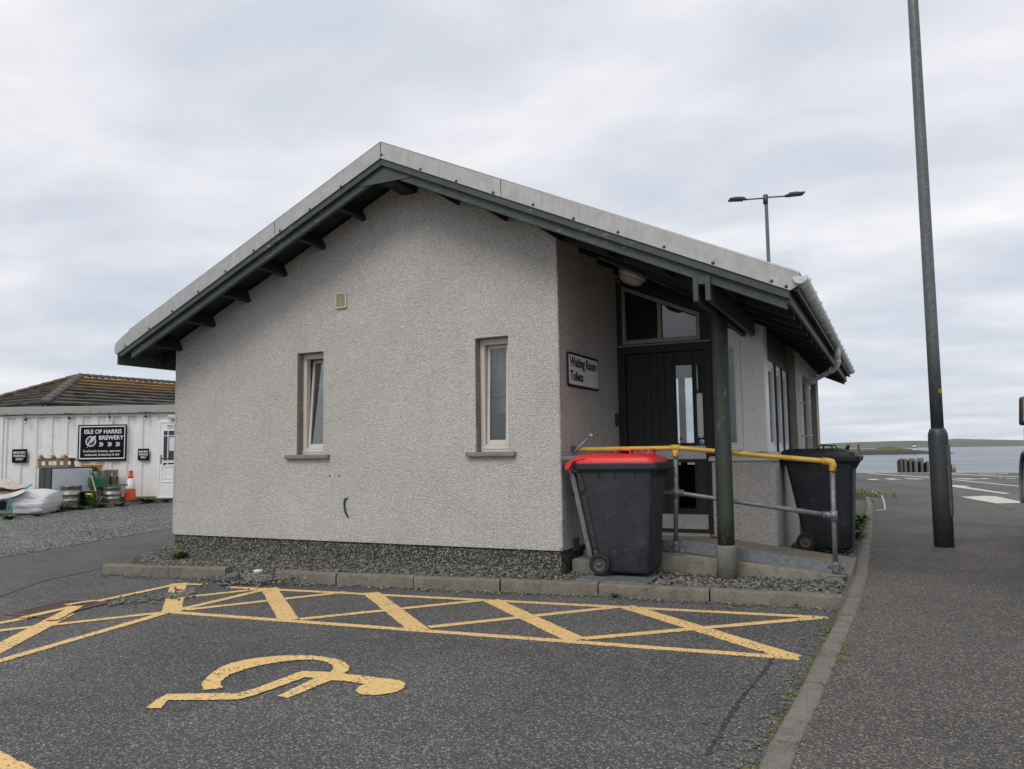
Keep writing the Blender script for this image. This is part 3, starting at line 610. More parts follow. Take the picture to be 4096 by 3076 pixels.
# gable windows ------------------------------------------------------------------------------
def ring(b, x0, x1, z0, z1, y0, y1, wl, wr, wb, wt):
    b.box((x0, y0, z0), (x0 + wl, y1, z1)); b.box((x1 - wr, y0, z0), (x1, y1, z1))
    b.box((x0 + wl, y0, z0), (x1 - wr, y1, z0 + wb)); b.box((x0 + wl, y0, z1 - wt), (x1 - wr, y1, z1)); return b
for wi, (xa, xb, za, zb) in enumerate(HOLES):
    wn = ring(MB(), xa + .008, xb - .008, za + .012, zb - .008, .10, .17, .055, .055, .075, .06).build('window', MT['cream_frame'], bld, bevel=.004)
    rv = MB(); rv.box((xa, .006, za), (xa + .006, .10, zb)); rv.box((xb - .006, .006, za), (xb, .10, zb)); rv.box((xa + .006, .006, zb - .006), (xb - .006, .10, zb))
    rv.build('reveal', MT['smooth_render'], wn)
    MB().box((xa - .105 if wi else xa - .15, -.052, za - .045), (xb + (.075 if wi else .10), .13, za + .004)).build('sill', MT['slate_sill'], wn, bevel=.006, seg=2)
    ring(MB(), xa + .012, xb - .012, za + .006, za + .05, .085, .104, .02, .02, .02, .02).build('drip_bar', MT['cream_frame'], wn, bevel=.003)
    ti = R(4.5 if wi == 0 else 2.2); zh = za + .10
    def tl(b, ti=ti, zh=zh):
        for v in b.v:
            dz = v.z - zh; v.z = zh + dz * math.cos(ti) ; v.y = v.y + dz * math.sin(ti)
        return b
    tl(ring(MB(), xa + .068, xb - .068, za + .09, zb - .072, .125, .16, .034, .034, .04, .034)).build('sash', MT['cream_frame'], wn, bevel=.004)
    tl(MB().box((xa + .10, .138, za + .128), (xb - .10, .143, zb - .104))).build('pane', MT['glass_clear'], wn)
    cu = MB(); n = 26
    for i in range(n + 1):
        x = xa + .02 + (xb - xa - .04) * i / n; y = .33 + .018 * math.sin(i * 1.25) + .01 * math.sin(i * 2.9 + 1)
        zl = zb - .62 if wi else zb - .40
        cu.v += [Vector((x, y, zl)), Vector((x, y, zb + .1))]
    for i in range(n): cu.f.append((2 * i, 2 * i + 2, 2 * i + 3, 2 * i + 1)); cu.sm.append(True)
    cu.build('blind', MT['curtain'], wn, fix=False)
    MB().box((xa - .2, .42, za - .3), (xb + .3, .44, zb + .4)).build('inner_screen', MT['frosted'], wn)
    if wi: MB().box((xa + .03, .30, za + .42), (xb - .09, .36, za + .60)).build('cistern', simple('cistern_white', (.30, .33, .37), .4), wn, bevel=.01)
# vent grille
p0, p1 = on(1346, 1175, 1, 0), on(1389, 1231, 1, 0)
vg = MB(); x0, x1, z0, z1 = p0.x, p1.x, p1.z, p0.z
ring(vg, x0, x1, z0, z1, -.025, .01, .016, .016, .016, .016); vg.box((x0 + .016, -.006, z0 + .016), (x1 - .016, .004, z1 - .016)); cv = simple('cream_vent_plastic', (.55, .52, .36), .5)
vgo = vg.build('vent_grille', cv, bld, bevel=.003)
for i in range(9):
    z = z0 + .022 + i * (z1 - z0 - .04) / 8.6; MB().hexa([(x0 + .015, -.022, z), (x1 - .015, -.022, z), (x1 - .015, -.007, z + .006), (x0 + .015, -.007, z + .006), (x0 + .015, -.022, z + .005), (x1 - .015, -.022, z + .005), (x1 - .015, -.007, z + .011), (x0 + .015, -.007, z + .011)]).build('louvre', cv, vgo)
# stub of green cable and two old fixing holes
q = [on(x, y, 1, -.015) for x, y in ((1388, 1992), (1379, 1997), (1376, 2012), (1378, 2035), (1382, 2052), (1391, 2066))]; q[0].y = .01
MB().tube(q, .011, 8).build('cable_stub', simple('dark_green_cable', (.012, .05, .045), .5), bld)
for x, y in ((1357, 1904), (1319, 1903)):
    p = on(x, y, 1, 0); MB().lathe([(.011, -.004), (.011, .004)], p, 10, (0, 1, 0)).build('fixing_hole', MT['black_plastic'], bld)

# roof -------------------------------------------------------------------------------------------
XL, XR = -5.93, 2.43
def slope_slab(b, xa, xb, ta, tb, y0, y1):
    """piece lying in the roof slope between depths ta and tb under the top line"""
    return b.prism([(xa, y0, ztop(xa) - tb), (xb, y0, ztop(xb) - tb), (xb, y0, ztop(xb) - ta), (xa, y0, ztop(xa) - ta)], (0, y1 - y0, 0))
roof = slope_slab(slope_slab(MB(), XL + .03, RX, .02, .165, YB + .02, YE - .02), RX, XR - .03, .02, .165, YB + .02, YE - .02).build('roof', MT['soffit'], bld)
rs = simple('grey_roof_sheeting', (.30, .31, .31), .5, .3)
for a, c in ((XL, RX), (RX, XR)):
    n = 46
    sb = MB()
    for i in range(n + 1):
        y = YB + .03 + (YE - YB - .06) * i / n; h = .012 if i % 2 else -.008
        sb.v += [Vector((a, y, ztop(a) - .004 + h)), Vector((c, y, ztop(c) - .004 + h))]
    for i in range(n): sb.f.append((2 * i, 2 * i + 1, 2 * i + 3, 2 * i + 2)); sb.sm.append(False)
    sb.build('sheeting', rs, roof)
# pressed metal verge flashing in separate lengths, with screws
for a, c in ((XL + .03, -3.274), (-3.270, RX - .002), (RX + .002, -0.352), (-0.348, XR - .008)):
    f = MB(); slope_slab(f, a, c, 0.0, .178, YB, YB + .014); slope_slab(f, a, c, -.014, .0, YB, YB + .16)
    if c > 2: 
        f = MB(); f.prism([(a, YB, ztop(a) - .178), (2.34, YB, ztop(2.34) - .178), (2.415, YB, 2.655), (c, YB, ztop(c)), (a, YB, ztop(a))], (0, .014, 0)); slope_slab(f, a, c, -.014, .0, YB, YB + .16)
    if a < -5.8:
        f = MB(); f.prism([(c, YB, ztop(c) - .178), (c, YB, ztop(c)), (-5.66, YB, ztop(-5.66)), (-5.80, YB, ztop(-5.80) - .012), (-5.905, YB, ztop(-5.905) - .035), (-5.925, YB, 2.70), (-5.915, YB, 2.64), (-5.885, YB, ztop(-5.885) - .19)], (0, .05, 0)); slope_slab(f, -5.66, c, -.014, .0, YB, YB + .16)
    f.build('verge_flashing', MT['flash'], roof, bevel=.003)
scr = MB().lathe([(.015, 0), (.015, .004), (.008, .007), (.007, .013), (0, .014)], (0, 0, 0), 10, (0, -1, 0)).mesh('screw'); scr.materials.append(MT['galv_pole'])
for x, y in [(1526, 618), (1682, 676), (1825, 724), (1973, 770), (2132, 818), (2294, 874), (2472, 928), (2656, 987), (2852, 1051), (3086, 1124), (3145, 1145), (1363, 746), (1239, 836), (1120, 922), (1014, 1001), (902, 1085), (793, 1166), (689, 1244), (596, 1313), (500, 1383)]:
    p = on(x, y, 1, YB); s_ = link('screw', scr, None, roof); s_.location = (p.x, YB - .001, p.z)
# barge boards, inner barge rafter, gusset, lookouts
for a, c in ((XL + .09, RX), (RX, 2.335)):
    slope_slab(MB(), a, c, .165, .25, YB + .016, YB + .048).build('barge_board', MT['green'], roof, bevel=.003)
    slope_slab(MB(), a + (.16 if a < -5 else 0), c - (.03 if c > 2 else 0), .18, .342, YB + .058, YB + .105).build('barge_rafter', MT['green'], roof, bevel=.003)
MB().prism([(RX - .40, YB + .05, ztop(RX - .4) - .25), (RX + .40, YB + .05, ztop(RX + .4) - .25), (RX, YB + .05, ztop(RX) - .235)], (0, .006, 0)).build('gusset_plate', MT['green'], roof)
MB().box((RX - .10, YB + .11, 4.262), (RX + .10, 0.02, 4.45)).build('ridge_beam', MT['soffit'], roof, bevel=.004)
for sgn, k0, k1 in ((-1, 0, 6), (1, 0, 6)):
    for k in range(k0, k1):
        x = RX + sgn * (.622 + .5905 * k); d = Vector((1, 0, -sgn * .4538)).normalized(); n_ = Vector((d.z * -1, 0, d.x)) if True else None
        n_ = Vector((-d.z, 0, d.x)); base = Vector((x, 0, ztop(x) - .344)); yb2 = 0.02 if x < 0.02 else 0.02
        b = MB(); w2 = d * .024; hh = n_ * .165
        q = [base - w2, base + w2, base + w2 + hh, base - w2 + hh]
        b.prism([(v.x, YB + .106, v.z) for v in q], (0, yb2 - YB - .106, 0)); b.build('lookout', MT['soffit'], roof)
# soffit end boxed at the left eave, rafters along both eaves
for i in range(15):
    y = 0.06 + i * .605
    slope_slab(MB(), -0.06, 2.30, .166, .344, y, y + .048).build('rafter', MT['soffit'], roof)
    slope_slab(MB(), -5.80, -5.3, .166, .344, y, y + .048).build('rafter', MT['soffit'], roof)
MB().box((2.305, YB + .05, 2.515), (2.335, YE, 2.652)).build('fascia', MT['green'], roof, bevel=.003)
MB().box((-5.93, YB + .05, 2.50), (-5.90, YE, 2.66)).build('fascia', MT['green'], roof, bevel=.003)
for y in (0.30, 2.35):      # bracing strips under the porch roof
    a = Vector((0.35, y, ztop(.35) - .36)); c = Vector((1.5, y + 1.0, ztop(1.5) - .36)); MB().tube([a, c], .012, 6).build('brace', MT['green'], roof)

# gutter -----------------------------------------------------------------------------------------
GX, GZ, GR = 2.428, 2.722, 0.060
gt = MB(); n = 12
prof = [(math.cos(math.pi + math.pi * i / n) * GR, math.sin(math.pi + math.pi * i / n) * GR) for i in range(n + 1)]
prof2 = [(a * .93, b_ * .93) for a, b_ in prof][::-1]
pp = prof + prof2
gt.prism([(GX + a, YB - .03, GZ + b_) for a, b_ in pp], (0, 8.62 - YB, 0)); gt.sm = [False, False] + [True] * (len(gt.f) - 2)
gut = gt.build('gutter', MT['gutter'], roof)
MB().prism([(GX + a * 1.02, YB - .038, GZ + b_ * 1.02) for a, b_ in prof], (0, .01, 0)).build('end_cap', MT['gutter'], gut)
brs = [-.45, .14, .72, 1.30, 1.90, 2.52, 3.16, 3.86, 4.44, 4.95, 5.57, 6.20, 6.85, 7.5, 8.3]
bk = MB(); pr3 = [(a * 1.26, b_ * 1.26) for a, b_ in prof]; pr4 = prof[::-1]
bk.prism([(a, -.02, b_) for a, b_ in pr3 + pr4], (0, .026, 0)); bk.prism([(-.093, -.02, -.067), (0.01, -.02, -.067), (-.03, -.02, -.05), (-.093, -.02, .02)], (0, .04, 0)); bkm = bk.mesh('bracket'); bkm.materials.append(MT['gutter'])
for y in brs: s_ = link('bracket', bkm, None, gut); s_.location = (GX, y, GZ)
dn = MB(); dn.tube([(GX, 4.2, GZ - .055), (GX, 4.2, 2.50)], .043, 14); dn.build('outlet', MT['pipe'], gut)
DX, DY = 1.985, 4.62
dp = MB().tube([(GX, 4.2, 2.53), (GX, 4.2, 2.44), (GX - .02, 4.22, 2.40), (GX - .06, 4.26, 2.375), (DX + .06, DY - .05, 2.245), (DX + .02, DY - .015, 2.22), (DX, DY, 2.18), (DX, DY, .05)], .034, 16).build('downpipe', MT['pipe'], bld)
for q in ([(GX, 4.2, 2.50), (GX, 4.2, 2.45)], [(GX - .075, 4.275, 2.37), (GX - .11, 4.31, 2.357)], [(DX + .10, DY - .09, 2.258), (DX + .06, DY - .055, 2.243)], [(DX, DY, 2.17), (DX, DY, 2.12)]):
    MB().tube(q, .041, 16).build('collar', MT['pipe'], dp)
for z in (1.95, 1.47, .6): MB().lathe([(.040, -.012), (.040, .012)], (DX, DY, z), 16).box((1.86, DY - .012, z - .01), (DX - .03, DY + .012, z + .01)).build('clip', MT['pipe'], dp)

# porch post and twin beam ----------------------------------------------------------------------------
px_, py_ = 1.553, 0.386
MB().lathe([(.098, 0.0), (.098, .36), (.092, .375), (.07, .376)], (px_, py_, .0), 28).build('post_collar', MT['collar'], bld)
pq = MB(); pq.tube([(px_ + .012 * i / 8, py_, .37 + 2.27 * i / 8) for i in range(9)], [.081 - .003 * i / 8 for i in range(9)], 28); pst = pq.build('post', MT['green_post'], bld)
bmx = 1.60
for x in (bmx - .076, bmx + .031): MB().box((x, YB + .02, 2.602), (x + .046, 1.93, 2.82)).build('beam_plank', MT['green'], bld, bevel=.004)
MB().box((bmx - .029, YB + .03, 2.755), (bmx + .030, YB + .16, 2.818)).build('packing_block', MT['green'], bld)

# ---------------------------------------------------------------- porch end wall with door
YD = 1.956
# dark timber infill round the fanlight
FL = [(.078, 2.612), (1.040, 2.612), (1.040, 2.935), (.078, 3.355)]
def xz(b, poly, y0, y1): return b.prism([(x, y0, z) for x, z in poly], (0, y1 - y0, 0))
b = MB(); zr = lambda x: ztop(x) - .17
xz(b, [(0, 2.598), (.078, 2.598), (.078, zr(.078)), (0, zr(0))], YD, YD + .08); xz(b, [(1.04, 2.598), (1.20, 2.598), (1.20, zr(1.2)), (1.04, zr(1.04))], YD, YD + .08)
xz(b, [(.078, 3.355), (1.04, 2.935), (1.04, zr(1.04)), (.078, zr(.078))], YD, YD + .08); xz(b, [(.078, 2.598), (1.04, 2.598), (1.04, 2.612), (.078, 2.612)], YD, YD + .08)
b.build('infill_panel', MT['board_green'], bld)
fw = MB(); t = .042
xz(fw, [(.078, 2.612), (.078 + t, 2.612), (.078 + t, 3.337), (.078, 3.355)], YD - .02, YD + .05); xz(fw, [(1.04 - t, 2.612), (1.04, 2.612), (1.04, 2.935), (1.04 - t, 2.953)], YD - .02, YD + .05)
xz(fw, [(.078 + t, 2.612), (1.04 - t, 2.612), (1.04 - t, 2.662), (.078 + t, 2.662)], YD - .02, YD + .05); xz(fw, [(.078 + t, 3.287), (1.04 - t, 2.903), (1.04 - t, 2.953), (.078 + t, 3.337)], YD - .02, YD + .05)
xz(fw, [(.527, 2.662), (.575, 2.662), (.575, 3.088), (.527, 3.109)], YD - .024, YD + .05)
fan = fw.build('fanlight', MT['beige_frame'], bld, bevel=.003)
for x0, x1 in ((.12, .527), (.575, .998)): 
    zt = lambda x: 3.337 - .05 - (x - .12) * .4373
    b = MB(); xz(b, [(x0, 2.662), (x1, 2.662), (x1, zt(x1)), (x0, zt(x0))], YD + .012, YD + .016); b.build('pane', MT['glass'], fan)
MB().box((0, YD - .03, 2.583), (1.155, YD + .02, 2.598)).build('transom_strip', MT['beige_frame'], bld)
# door frame
b = MB(); b.box((0.0, YD - .01, .285), (.095, YD + .09, 2.583)); b.box((1.08, YD - .01, .285), (1.155, YD + .09, 2.583)); b.box((.095, YD - .01, 2.49), (1.08, YD + .09, 2.583))
b.build('door_frame', MT['door'], bld, bevel=.004)
MB().box((.095, YD - .04, .285), (1.08, YD + .09, .312)).build('threshold', MT['steel_plate'], bld)
yl = YD + .022
dr = MB(); dr.box((.935, yl, .318), (1.075, yl + .045, 2.484)); dr.box((.70, yl, 2.335), (.934, yl + .045, 2.484)); dr.box((.70, yl, 1.16), (.934, yl + .045, 1.365)); dr.box((.70, yl, .318), (.934, yl + .045, .572))
door = dr.build('door', MT['door'], bld, bevel=.003)
for x0, x1 in ((.10, .309), (.311, .404), (.406, .499), (.501, .581), (.583, .699)): MB().box((x0, yl + .004, .318), (x1, yl + .044, 2.484)).build('plank', MT['door'], door, bevel=.0035)
for z0, z1 in ((1.365, 2.335), (.572, 1.16)):
    ring(MB(), .70, .934, z0, z1, yl - .008, yl + .05, .014, .014, .014, .014).build('glazing_bead', MT['door'], door)
    MB().box((.714, yl + .02, z0 + .014), (.92, yl + .026, z1 - .014)).build('pane', MT['glass_clear'], door)
MB().box((.11, yl - .004, .362), (1.055, yl - .001, .532)).build('kick_plate', MT['steel_plate'], door)
MB().box((.16, yl - .004, 1.186), (1.055, yl - .001, 1.342)).build('rail_plate', MT['steel_plate'], door)
MB().box((.968, yl - .004, 1.44), (1.036, yl - .001, 1.968)).build('push_plate', MT['steel_plate'], door)
MB().tube([(.993, yl, 2.30), (.993, yl - .05, 2.30), (.993, yl - .06, 2.28), (.993, yl - .06, 2.02), (.993, yl - .05, 2.0), (.993, yl, 2.0)], .011, 10).build('handle', MT['steel_plate'], door)
lk = MB().lathe([(.032, 0), (.032, .006), (.028, .009), (0, .009)], (1.014, yl, 1.389), 20, (0, -1, 0)).build('lock', MT['steel_plate'], door)
MB().box((1.008, yl - .011, 1.378), (1.020, yl - .008, 1.402)).build('keyhole', MT['black_plastic'], lk)
scp = MB().lathe([(.007, 0), (.005, .003), (0, .0035)], (0, 0, 0), 8, (0, -1, 0)).mesh('plate_screw'); scp.materials.append(MT['galv_pole'])
for x in (.14, .45, .75, 1.03):
    for z in (.385, .51, 1.2, 1.328): s_ = link('plate_screw', scp, None, door); s_.location = (x, yl - .004, z)
for x in (.975, 1.029):
    for z in (1.452, 1.956): s_ = link('plate_screw', scp, None, door); s_.location = (x, yl - .004, z)
# sidelight and white panel at the bay
MB().box((1.157, YD - .012, .25), (1.20, YD + .09, 2.598)).build('jamb_post', MT['door'], bld)
sdl = ring(MB(), 1.202, 1.498, 1.285, 2.60, YD - .01, YD + .06, .045, .06, .07, .10).build('sidelight', MT['upvc'], bld, bevel=.005)
ring(MB(), 1.248, 1.437, 1.356, 2.498, YD - .004, YD + .05, .014, .014, .016, .016).build('bead', MT['upvc'], sdl)
MB().box((1.262, YD + .02, 1.372), (1.423, YD + .026, 2.482)).build('pane', MT['glass'], sdl)
b = MB(); xz(b, [(1.202, 2.602), (1.498, 2.602), (1.498, 2.63), (1.202, 2.63)], YD - .01, YD + .06); b.build('sidelight_head', MT['upvc'], bld)
b = MB(); xz(b, [(1.202, 2.632), (1.498, 2.632), (1.498, ztop(1.5) - .17), (1.202, ztop(1.2) - .17)], YD + .02, YD + .026); b.build('pane', MT['glass'], sdl)
b = MB(); xz(b, [(1.50, 1.275), (1.762, 1.275), (1.762, ztop(1.762) - .17), (1.50, ztop(1.5) - .17)], YD - .014, YD + .05); wp = b.build('white_panel', MT['white_panel'], bld, bevel=.003)
for z in (1.4, 1.75, 2.2, 2.6): s_ = link('plate_screw', scp, None, wp); s_.location = (1.63, YD - .014, z)
# low harled wall of the bay with its sill
lw = MB(); lw.prism([(1.13, 1.90, .06), (1.80, 1.90, .06), (1.84, 1.94, .06), (1.84, 4.2, .06), (1.6, 4.2, .06), (1.6, 2.2, .06), (1.13, 2.2, .06)], (0, 0, 1.10)); lw.build('low_wall', MT['harl'], bld, bevel=.012, seg=2)
sb = MB(); sb.hexa([(1.10, 1.875, 1.16), (1.865, 1.875, 1.16), (1.865, 2.06, 1.16), (1.10, 2.06, 1.16), (1.10, 1.875, 1.185), (1.865, 1.875, 1.185), (1.865, 2.06, 1.262), (1.10, 2.06, 1.262)]); sb.build('bay_sill', MT['cream_frame'], bld, bevel=.004)
MB().box((1.60, 2.062, 1.16), (1.862, 4.2, 1.24)).build('bay_sill', MT['cream_frame'], bld, bevel=.006)
MB().box((1.47, YD - .02, 1.264), (1.775, YD + .06, 1.284)).build('bottom_flashing', MT['upvc'], bld)
# side windows of the bay
MB().box((1.70, YD + .052, 1.245), (1.766, 2.215, ztop(1.76) - .17)).build('corner_post', MT['upvc'], bld, bevel=.004)
ys = [2.22, 2.87, 3.52, 4.17]
for a, c in zip(ys, ys[1:]):
    wn = MB()
    for (y0, y1, z0, z1) in ((a + .02, a + .09, 1.245, 2.36), (c - .09, c - .02, 1.245, 2.36), (a + .09, c - .09, 1.245, 1.33), (a + .09, c - .09, 2.28, 2.36)): wn.box((1.68, y0, z0), (1.752, y1, z1))
    wn = wn.build('window', MT['upvc'], bld, bevel=.006)
    b = MB()
    for (y0, y1, z0, z1) in ((a + .09, a + .125, 1.33, 2.28), (c - .125, c - .09, 1.33, 2.28), (a + .125, c - .125, 1.33, 1.37), (a + .125, c - .125, 2.24, 2.28)): b.box((1.69, y0, z0), (1.738, y1, z1))
    b.build('sash', MT['upvc'], wn, bevel=.004); MB().box((1.71, a + .125, 1.37), (1.716, c - .125, 2.24)).build('pane', MT['glass'], wn)
    MB().box((1.67, c - .02, 1.245), (1.775, c + .02, 2.36)).build('mullion', MT['board_green'], wn)
MB().box((1.69, 2.216, 2.362), (1.76, 4.2, ztop(1.76) - .17)).build('green_panel', MT['board_green'], bld)
# piers and recess farther along the flank
MB().box((1.50, 4.205, .05), (1.872, 5.1, ztop(1.872) - .18)).build('pier', MT['harl'], bld)
MB().box((1.66, 4.196, .05), (1.868, 4.206, ztop(1.868) - .18)).build('reveal', MT['smooth_render'], bld)
MB().box((1.50, 7.5, .05), (1.872, 7.7, ztop(1.872) - .18)).box((1.60, 5.1, 2.42), (1.868, 7.5, ztop(1.868) - .18)).build('pier', MT['harl'], bld)
MB().box((1.52, 7.49, .05), (1.866, 7.499, 2.42)).build('reveal', MT['smooth_render'], bld)
MB().box((1.54, 5.1, .05), (1.60, 7.49, 2.42)).build('recess_panel', MT['smooth_render'], bld)
# inside: floor, ceiling, partitions, far glazing
MB().box((-5.17, .3, .1), (-.3, 7.7, .28)).box((-.299, 2.06, .1), (1.55, 7.7, .28)).build('floor', MT['interior_floor'], bld)
MB().box((-2.05, 2.3, .28), (-1.95, 7.7, 3.0)).build('partition', MT['interior'], bld); MB().box((-5.1, 2.2, .28), (-.02, 2.3, 3.0)).build('partition', MT['interior'], bld)
b = MB(); b.prism([(-5.1, 2.05, 2.35), (RX, 2.05, 3.85), (1.5, 2.05, 2.72), (1.5, 2.05, 2.78), (RX, 2.05, 3.95), (-5.1, 2.05, 2.45)], (0, 5.6, 0)); b.build('ceiling', MT['interior'], bld)
fwn = ring(MB(), -1.05, -.22, .95, 2.75, 7.78, 7.86, .06, .06, .06, .06).box((-.66, 7.79, 1.01), (-.54, 7.85, 2.69)).build('window', MT['board_green'], bld); MB().box((-.99, 7.81, 1.01), (-.28, 7.815, 2.69)).build('pane', MT['glass_clear'], fwn)
MB().box((-.9, 3.6, .28), (-.2, 4.0, .75)).build('bench', MT['interior'], bld)

# ================================================================== THINGS ROUND THE PORCH
# sign on the return wall
sg = thing('wall_sign', 'black-bordered white metal sign reading Waiting Room Toilets on the porch wall', 'sign', (0.012, .69, 1.985))
def rrect(y0, y1, z0, z1, r, x, n=5):
    P = []
    for cy, cz, a0 in ((y1 - r, z1 - r, 0), (y0 + r, z1 - r, 90), (y0 + r, z0 + r, 180), (y1 - r, z0 + r, 270)):
        for i in range(n + 1): a = R(a0 + 90 * i / n); P.append((x, cy + r * math.cos(a), cz + r * math.sin(a)))
    return P
MT['sign_black'] = simple('sign_black', (.012, .013, .016), .4); MT['sign_white'] = simple('sign_reflective_white', (.78, .79, .79), .35, var=.06, scale=4, grime=.05)
o0 = sg.location
MB(o0).prism(rrect(.205, 1.175, 1.982, 2.352, .04, .012), (.010, 0, 0)).build('backing', MT['sign_black'], sg)
MB(o0).prism(rrect(.232, 1.148, 2.009, 2.325, .02, .0225), (.002, 0, 0)).build('face', MT['sign_white'], sg)
for tx, z in (('Waiting Room', 2.205), ('Toilets', 2.055)):
    lettering('lettering', tx, .142, MT['sign_black'], sg, Vector((.0255, .262, z)) - o0, (0, 1, 0), (0, 0, 1), .005, .0008, sx=.98)
for y in (.25, 1.13):
    for z in (2.025, 2.31): MB(o0).lathe([(.006, 0), (.006, .002), (0, .003)], (.0245, y, z), 8, (1, 0, 0)).build('rivet', MT['galv'], sg)
# key safe, sensor, bulkhead lamp
ks = thing('key_safe', 'small black key safe with push buttons beside the door frame', 'key safe', (0.0, 1.84, 1.60))
MB().box((0, -.05, 0), (.045, .05, .16)).build('case', MT['black_plastic'], ks, bevel=.012, seg=2)
for i in range(5):
    for y in (-.018, .018): MB().box((.045, y - .008, .03 + i * .022), (.049, y + .008, .042 + i * .022)).build('button', MT['hub'], ks)
p = on(2458, 1110, 0, 0.0)
sn = thing('motion_sensor', 'small beige motion sensor high on the porch wall', 'sensor', (0, p.y, p.z))
bg_ = simple('beige_plastic', (.22, .19, .16), .5)
MB().box((0, -.03, -.04), (.05, .03, .06)).build('case', bg_, sn, bevel=.006); MB().lathe([(.028, 0), (.026, -.02), (.014, -.035), (0, -.038)], (.05, 0, -.04), 12).build('lens', bg_, sn)
best = None
for k in range(60):
    y = .2 + k * .03; p = on(2532, 1112, 1, y); er = abs(p.z + .05 - (ztop(p.x) - .344))
    if best is None or er < best[0]: best = (er, p.copy())
lp = best[1]; nrm = Vector((-.4538, 0, -1)).normalized(); DOWN = nrm
lm = thing('bulkhead_light', 'round white dome light fixed under the porch roof', 'light', (lp.x, lp.y, lp.z + .05))
wl = simple('yellowed_white_plastic', (.55, .53, .48), .4, grime=.1); dm = simple('opal_dome', (.42, .43, .42), .25, var=.05)
MB().lathe([(.12, -.02), (.158, -.005), (.160, .03), (.152, .045), (.15, .046)], (0, 0, 0), 32, DOWN).build('base_ring', wl, lm)
MB().lathe([(.148, .046), (.140, .075), (.115, .105), (.07, .125), (0, .132)], (0, 0, 0), 32, DOWN).build('dome', dm, lm)

# handrail ----------------------------------------------------------------------------------------------
hr = thing('handrail', 'yellow-topped galvanised tube handrail along the ramp', 'handrail', (1.0, .62, .2))
ho = hr.location
A, B_, C_ = Vector((0.01, .34, 1.315)), Vector((1.035, .60, 1.318)), Vector((2.525, .60, 1.165))
rail = MB(ho); rail.tube([A, B_ - Vector((.06, .01, 0)), B_ + Vector((.06, 0, -.002)), C_ - Vector((.03, 0, -.003)), C_], .0245, 14); rail.build('top_rail', MT['yellow'], hr)
MA, MB_, MC = Vector((0.01, .34, .865)), Vector((1.02, .60, .86)), Vector((2.515, .60, .655))
mr = MB(ho); mr.tube([MA, MB_ - Vector((.05, .01, 0)), MB_ + Vector((.06, 0, -.006)), MC], .0235, 14); mr.build('mid_rail', MT['galv'], hr)
for (bx, bz, tp, cl) in ((1.005, .25, B_, True), (2.512, .11, C_, False)):
    ps = MB(ho); ps.tube([(bx, .60, bz), (tp.x, .60, tp.z - .02)], .0235, 14); po = ps.build('post', MT['galv'], hr)
    ft = MB(ho); ft.lathe([(.034, 0), (.034, .115), (.028, .12)], (bx, .60, bz), 14); ft.box((bx - .075, .535, bz - .012), (bx + .085, .625, bz + .004)); ft.box((bx - .085, .628, bz + .004), (bx + .09, .636, bz + .10))
    fo = ft.build('base_flange', MT['galv'], po, bevel=.003)
    for dz in (.035, .09): MB(ho).lathe([(.014, 0), (.014, .008), (.008, .009), (0, .009)], (bx, .60 - .034, bz + dz), 10, (0, -1, 0)).build('grub_screw', MT['galv_pole'], fo)
    for sx in (-.06, .062): MB(ho).lathe([(.011, 0), (.011, .006), (0, .008)], (bx + sx, .626, bz + .065), 8, (0, -1, 0)).build('bolt', MT['rust'], fo)
    cm = MB(ho)
    if cl:
        cm.lathe([(.034, -.045), (.034, .045)], B_, 14, (1, 0, -.02)); cm.lathe([(.034, -.10), (.034, -.01)], B_, 14)
    else:
        cm.tube([C_ - Vector((.085, 0, -.0085)), C_ - Vector((.03, 0, -.003)), C_ + Vector((.0, 0, -.004)), C_ + Vector((.008, 0, -.03)), C_ + Vector((0, 0, -.09))], .0335, 14)
    c1 = cm.build('rail_clamp', MT['yellow'], hr)
    for q in ([(tp.x, .60 - .034, tp.z - .075), (tp.x if cl else tp.x - .065, .60 - .034, tp.z + (0 if cl else .005))]): MB(ho).lathe([(.015, 0), (.015, .007), (.009, .009), (0, .009)], q, 10, (0, -1, 0)).build('grub_screw', MT['yellow'], c1)
    mp_ = MB_ if cl else MC; xx = bx + (tp.x - bx) * (mp_.z - bz) / (tp.z - bz)
    cm = MB(ho); cm.lathe([(.034, -.05), (.034, .05)], (xx, .60, mp_.z), 14)
    if cl: cm.lathe([(.033, -.10), (.033, .085)], (xx, .60, mp_.z), 14, (1, 0, -.03))
    else: cm.lathe([(.033, -.10), (.033, .0)], (xx, .60, mp_.z), 14, (1, 0, -.135))
    c2 = cm.build('mid_clamp', MT['galv'], hr)
    for dx_ in ((-.07, 0, .06) if cl else (-.07, 0)): MB(ho).lathe([(.014, 0), (.014, .007), (.008, .009), (0, .009)], (xx + dx_, .60 - .034, mp_.z + (-dx_ * .1)), 10, (0, -1, 0)).build('grub_screw', MT['galv_pole'], c2)
for z in (1.315, .865): MB(ho).lathe([(.05, 0), (.05, .007), (.034, .009), (.034, .04), (0, .041)], (0.002, .335, z), 16, (1, .25, 0)).build('wall_flange', MT['galv_pole'], hr)
for a, c in (((.08, .25), (1.0, .25)), ((1.06, .245), (2.44, .105))):
    MB(ho).prism([(a[0], .640, a[1] + .012), (c[0], .640, c[1] + .012), (c[0] + .01, .640, c[1] + .115), (a[0], .640, a[1] + .135)], (0, .008, 0)).build('toe_plate', MT['galv'], hr, bevel=.002)
MB(ho).box((0.005, .28, .27), (.018, .44, .40)).build('wall_plate', MT['galv_pole'], hr, bevel=.003)

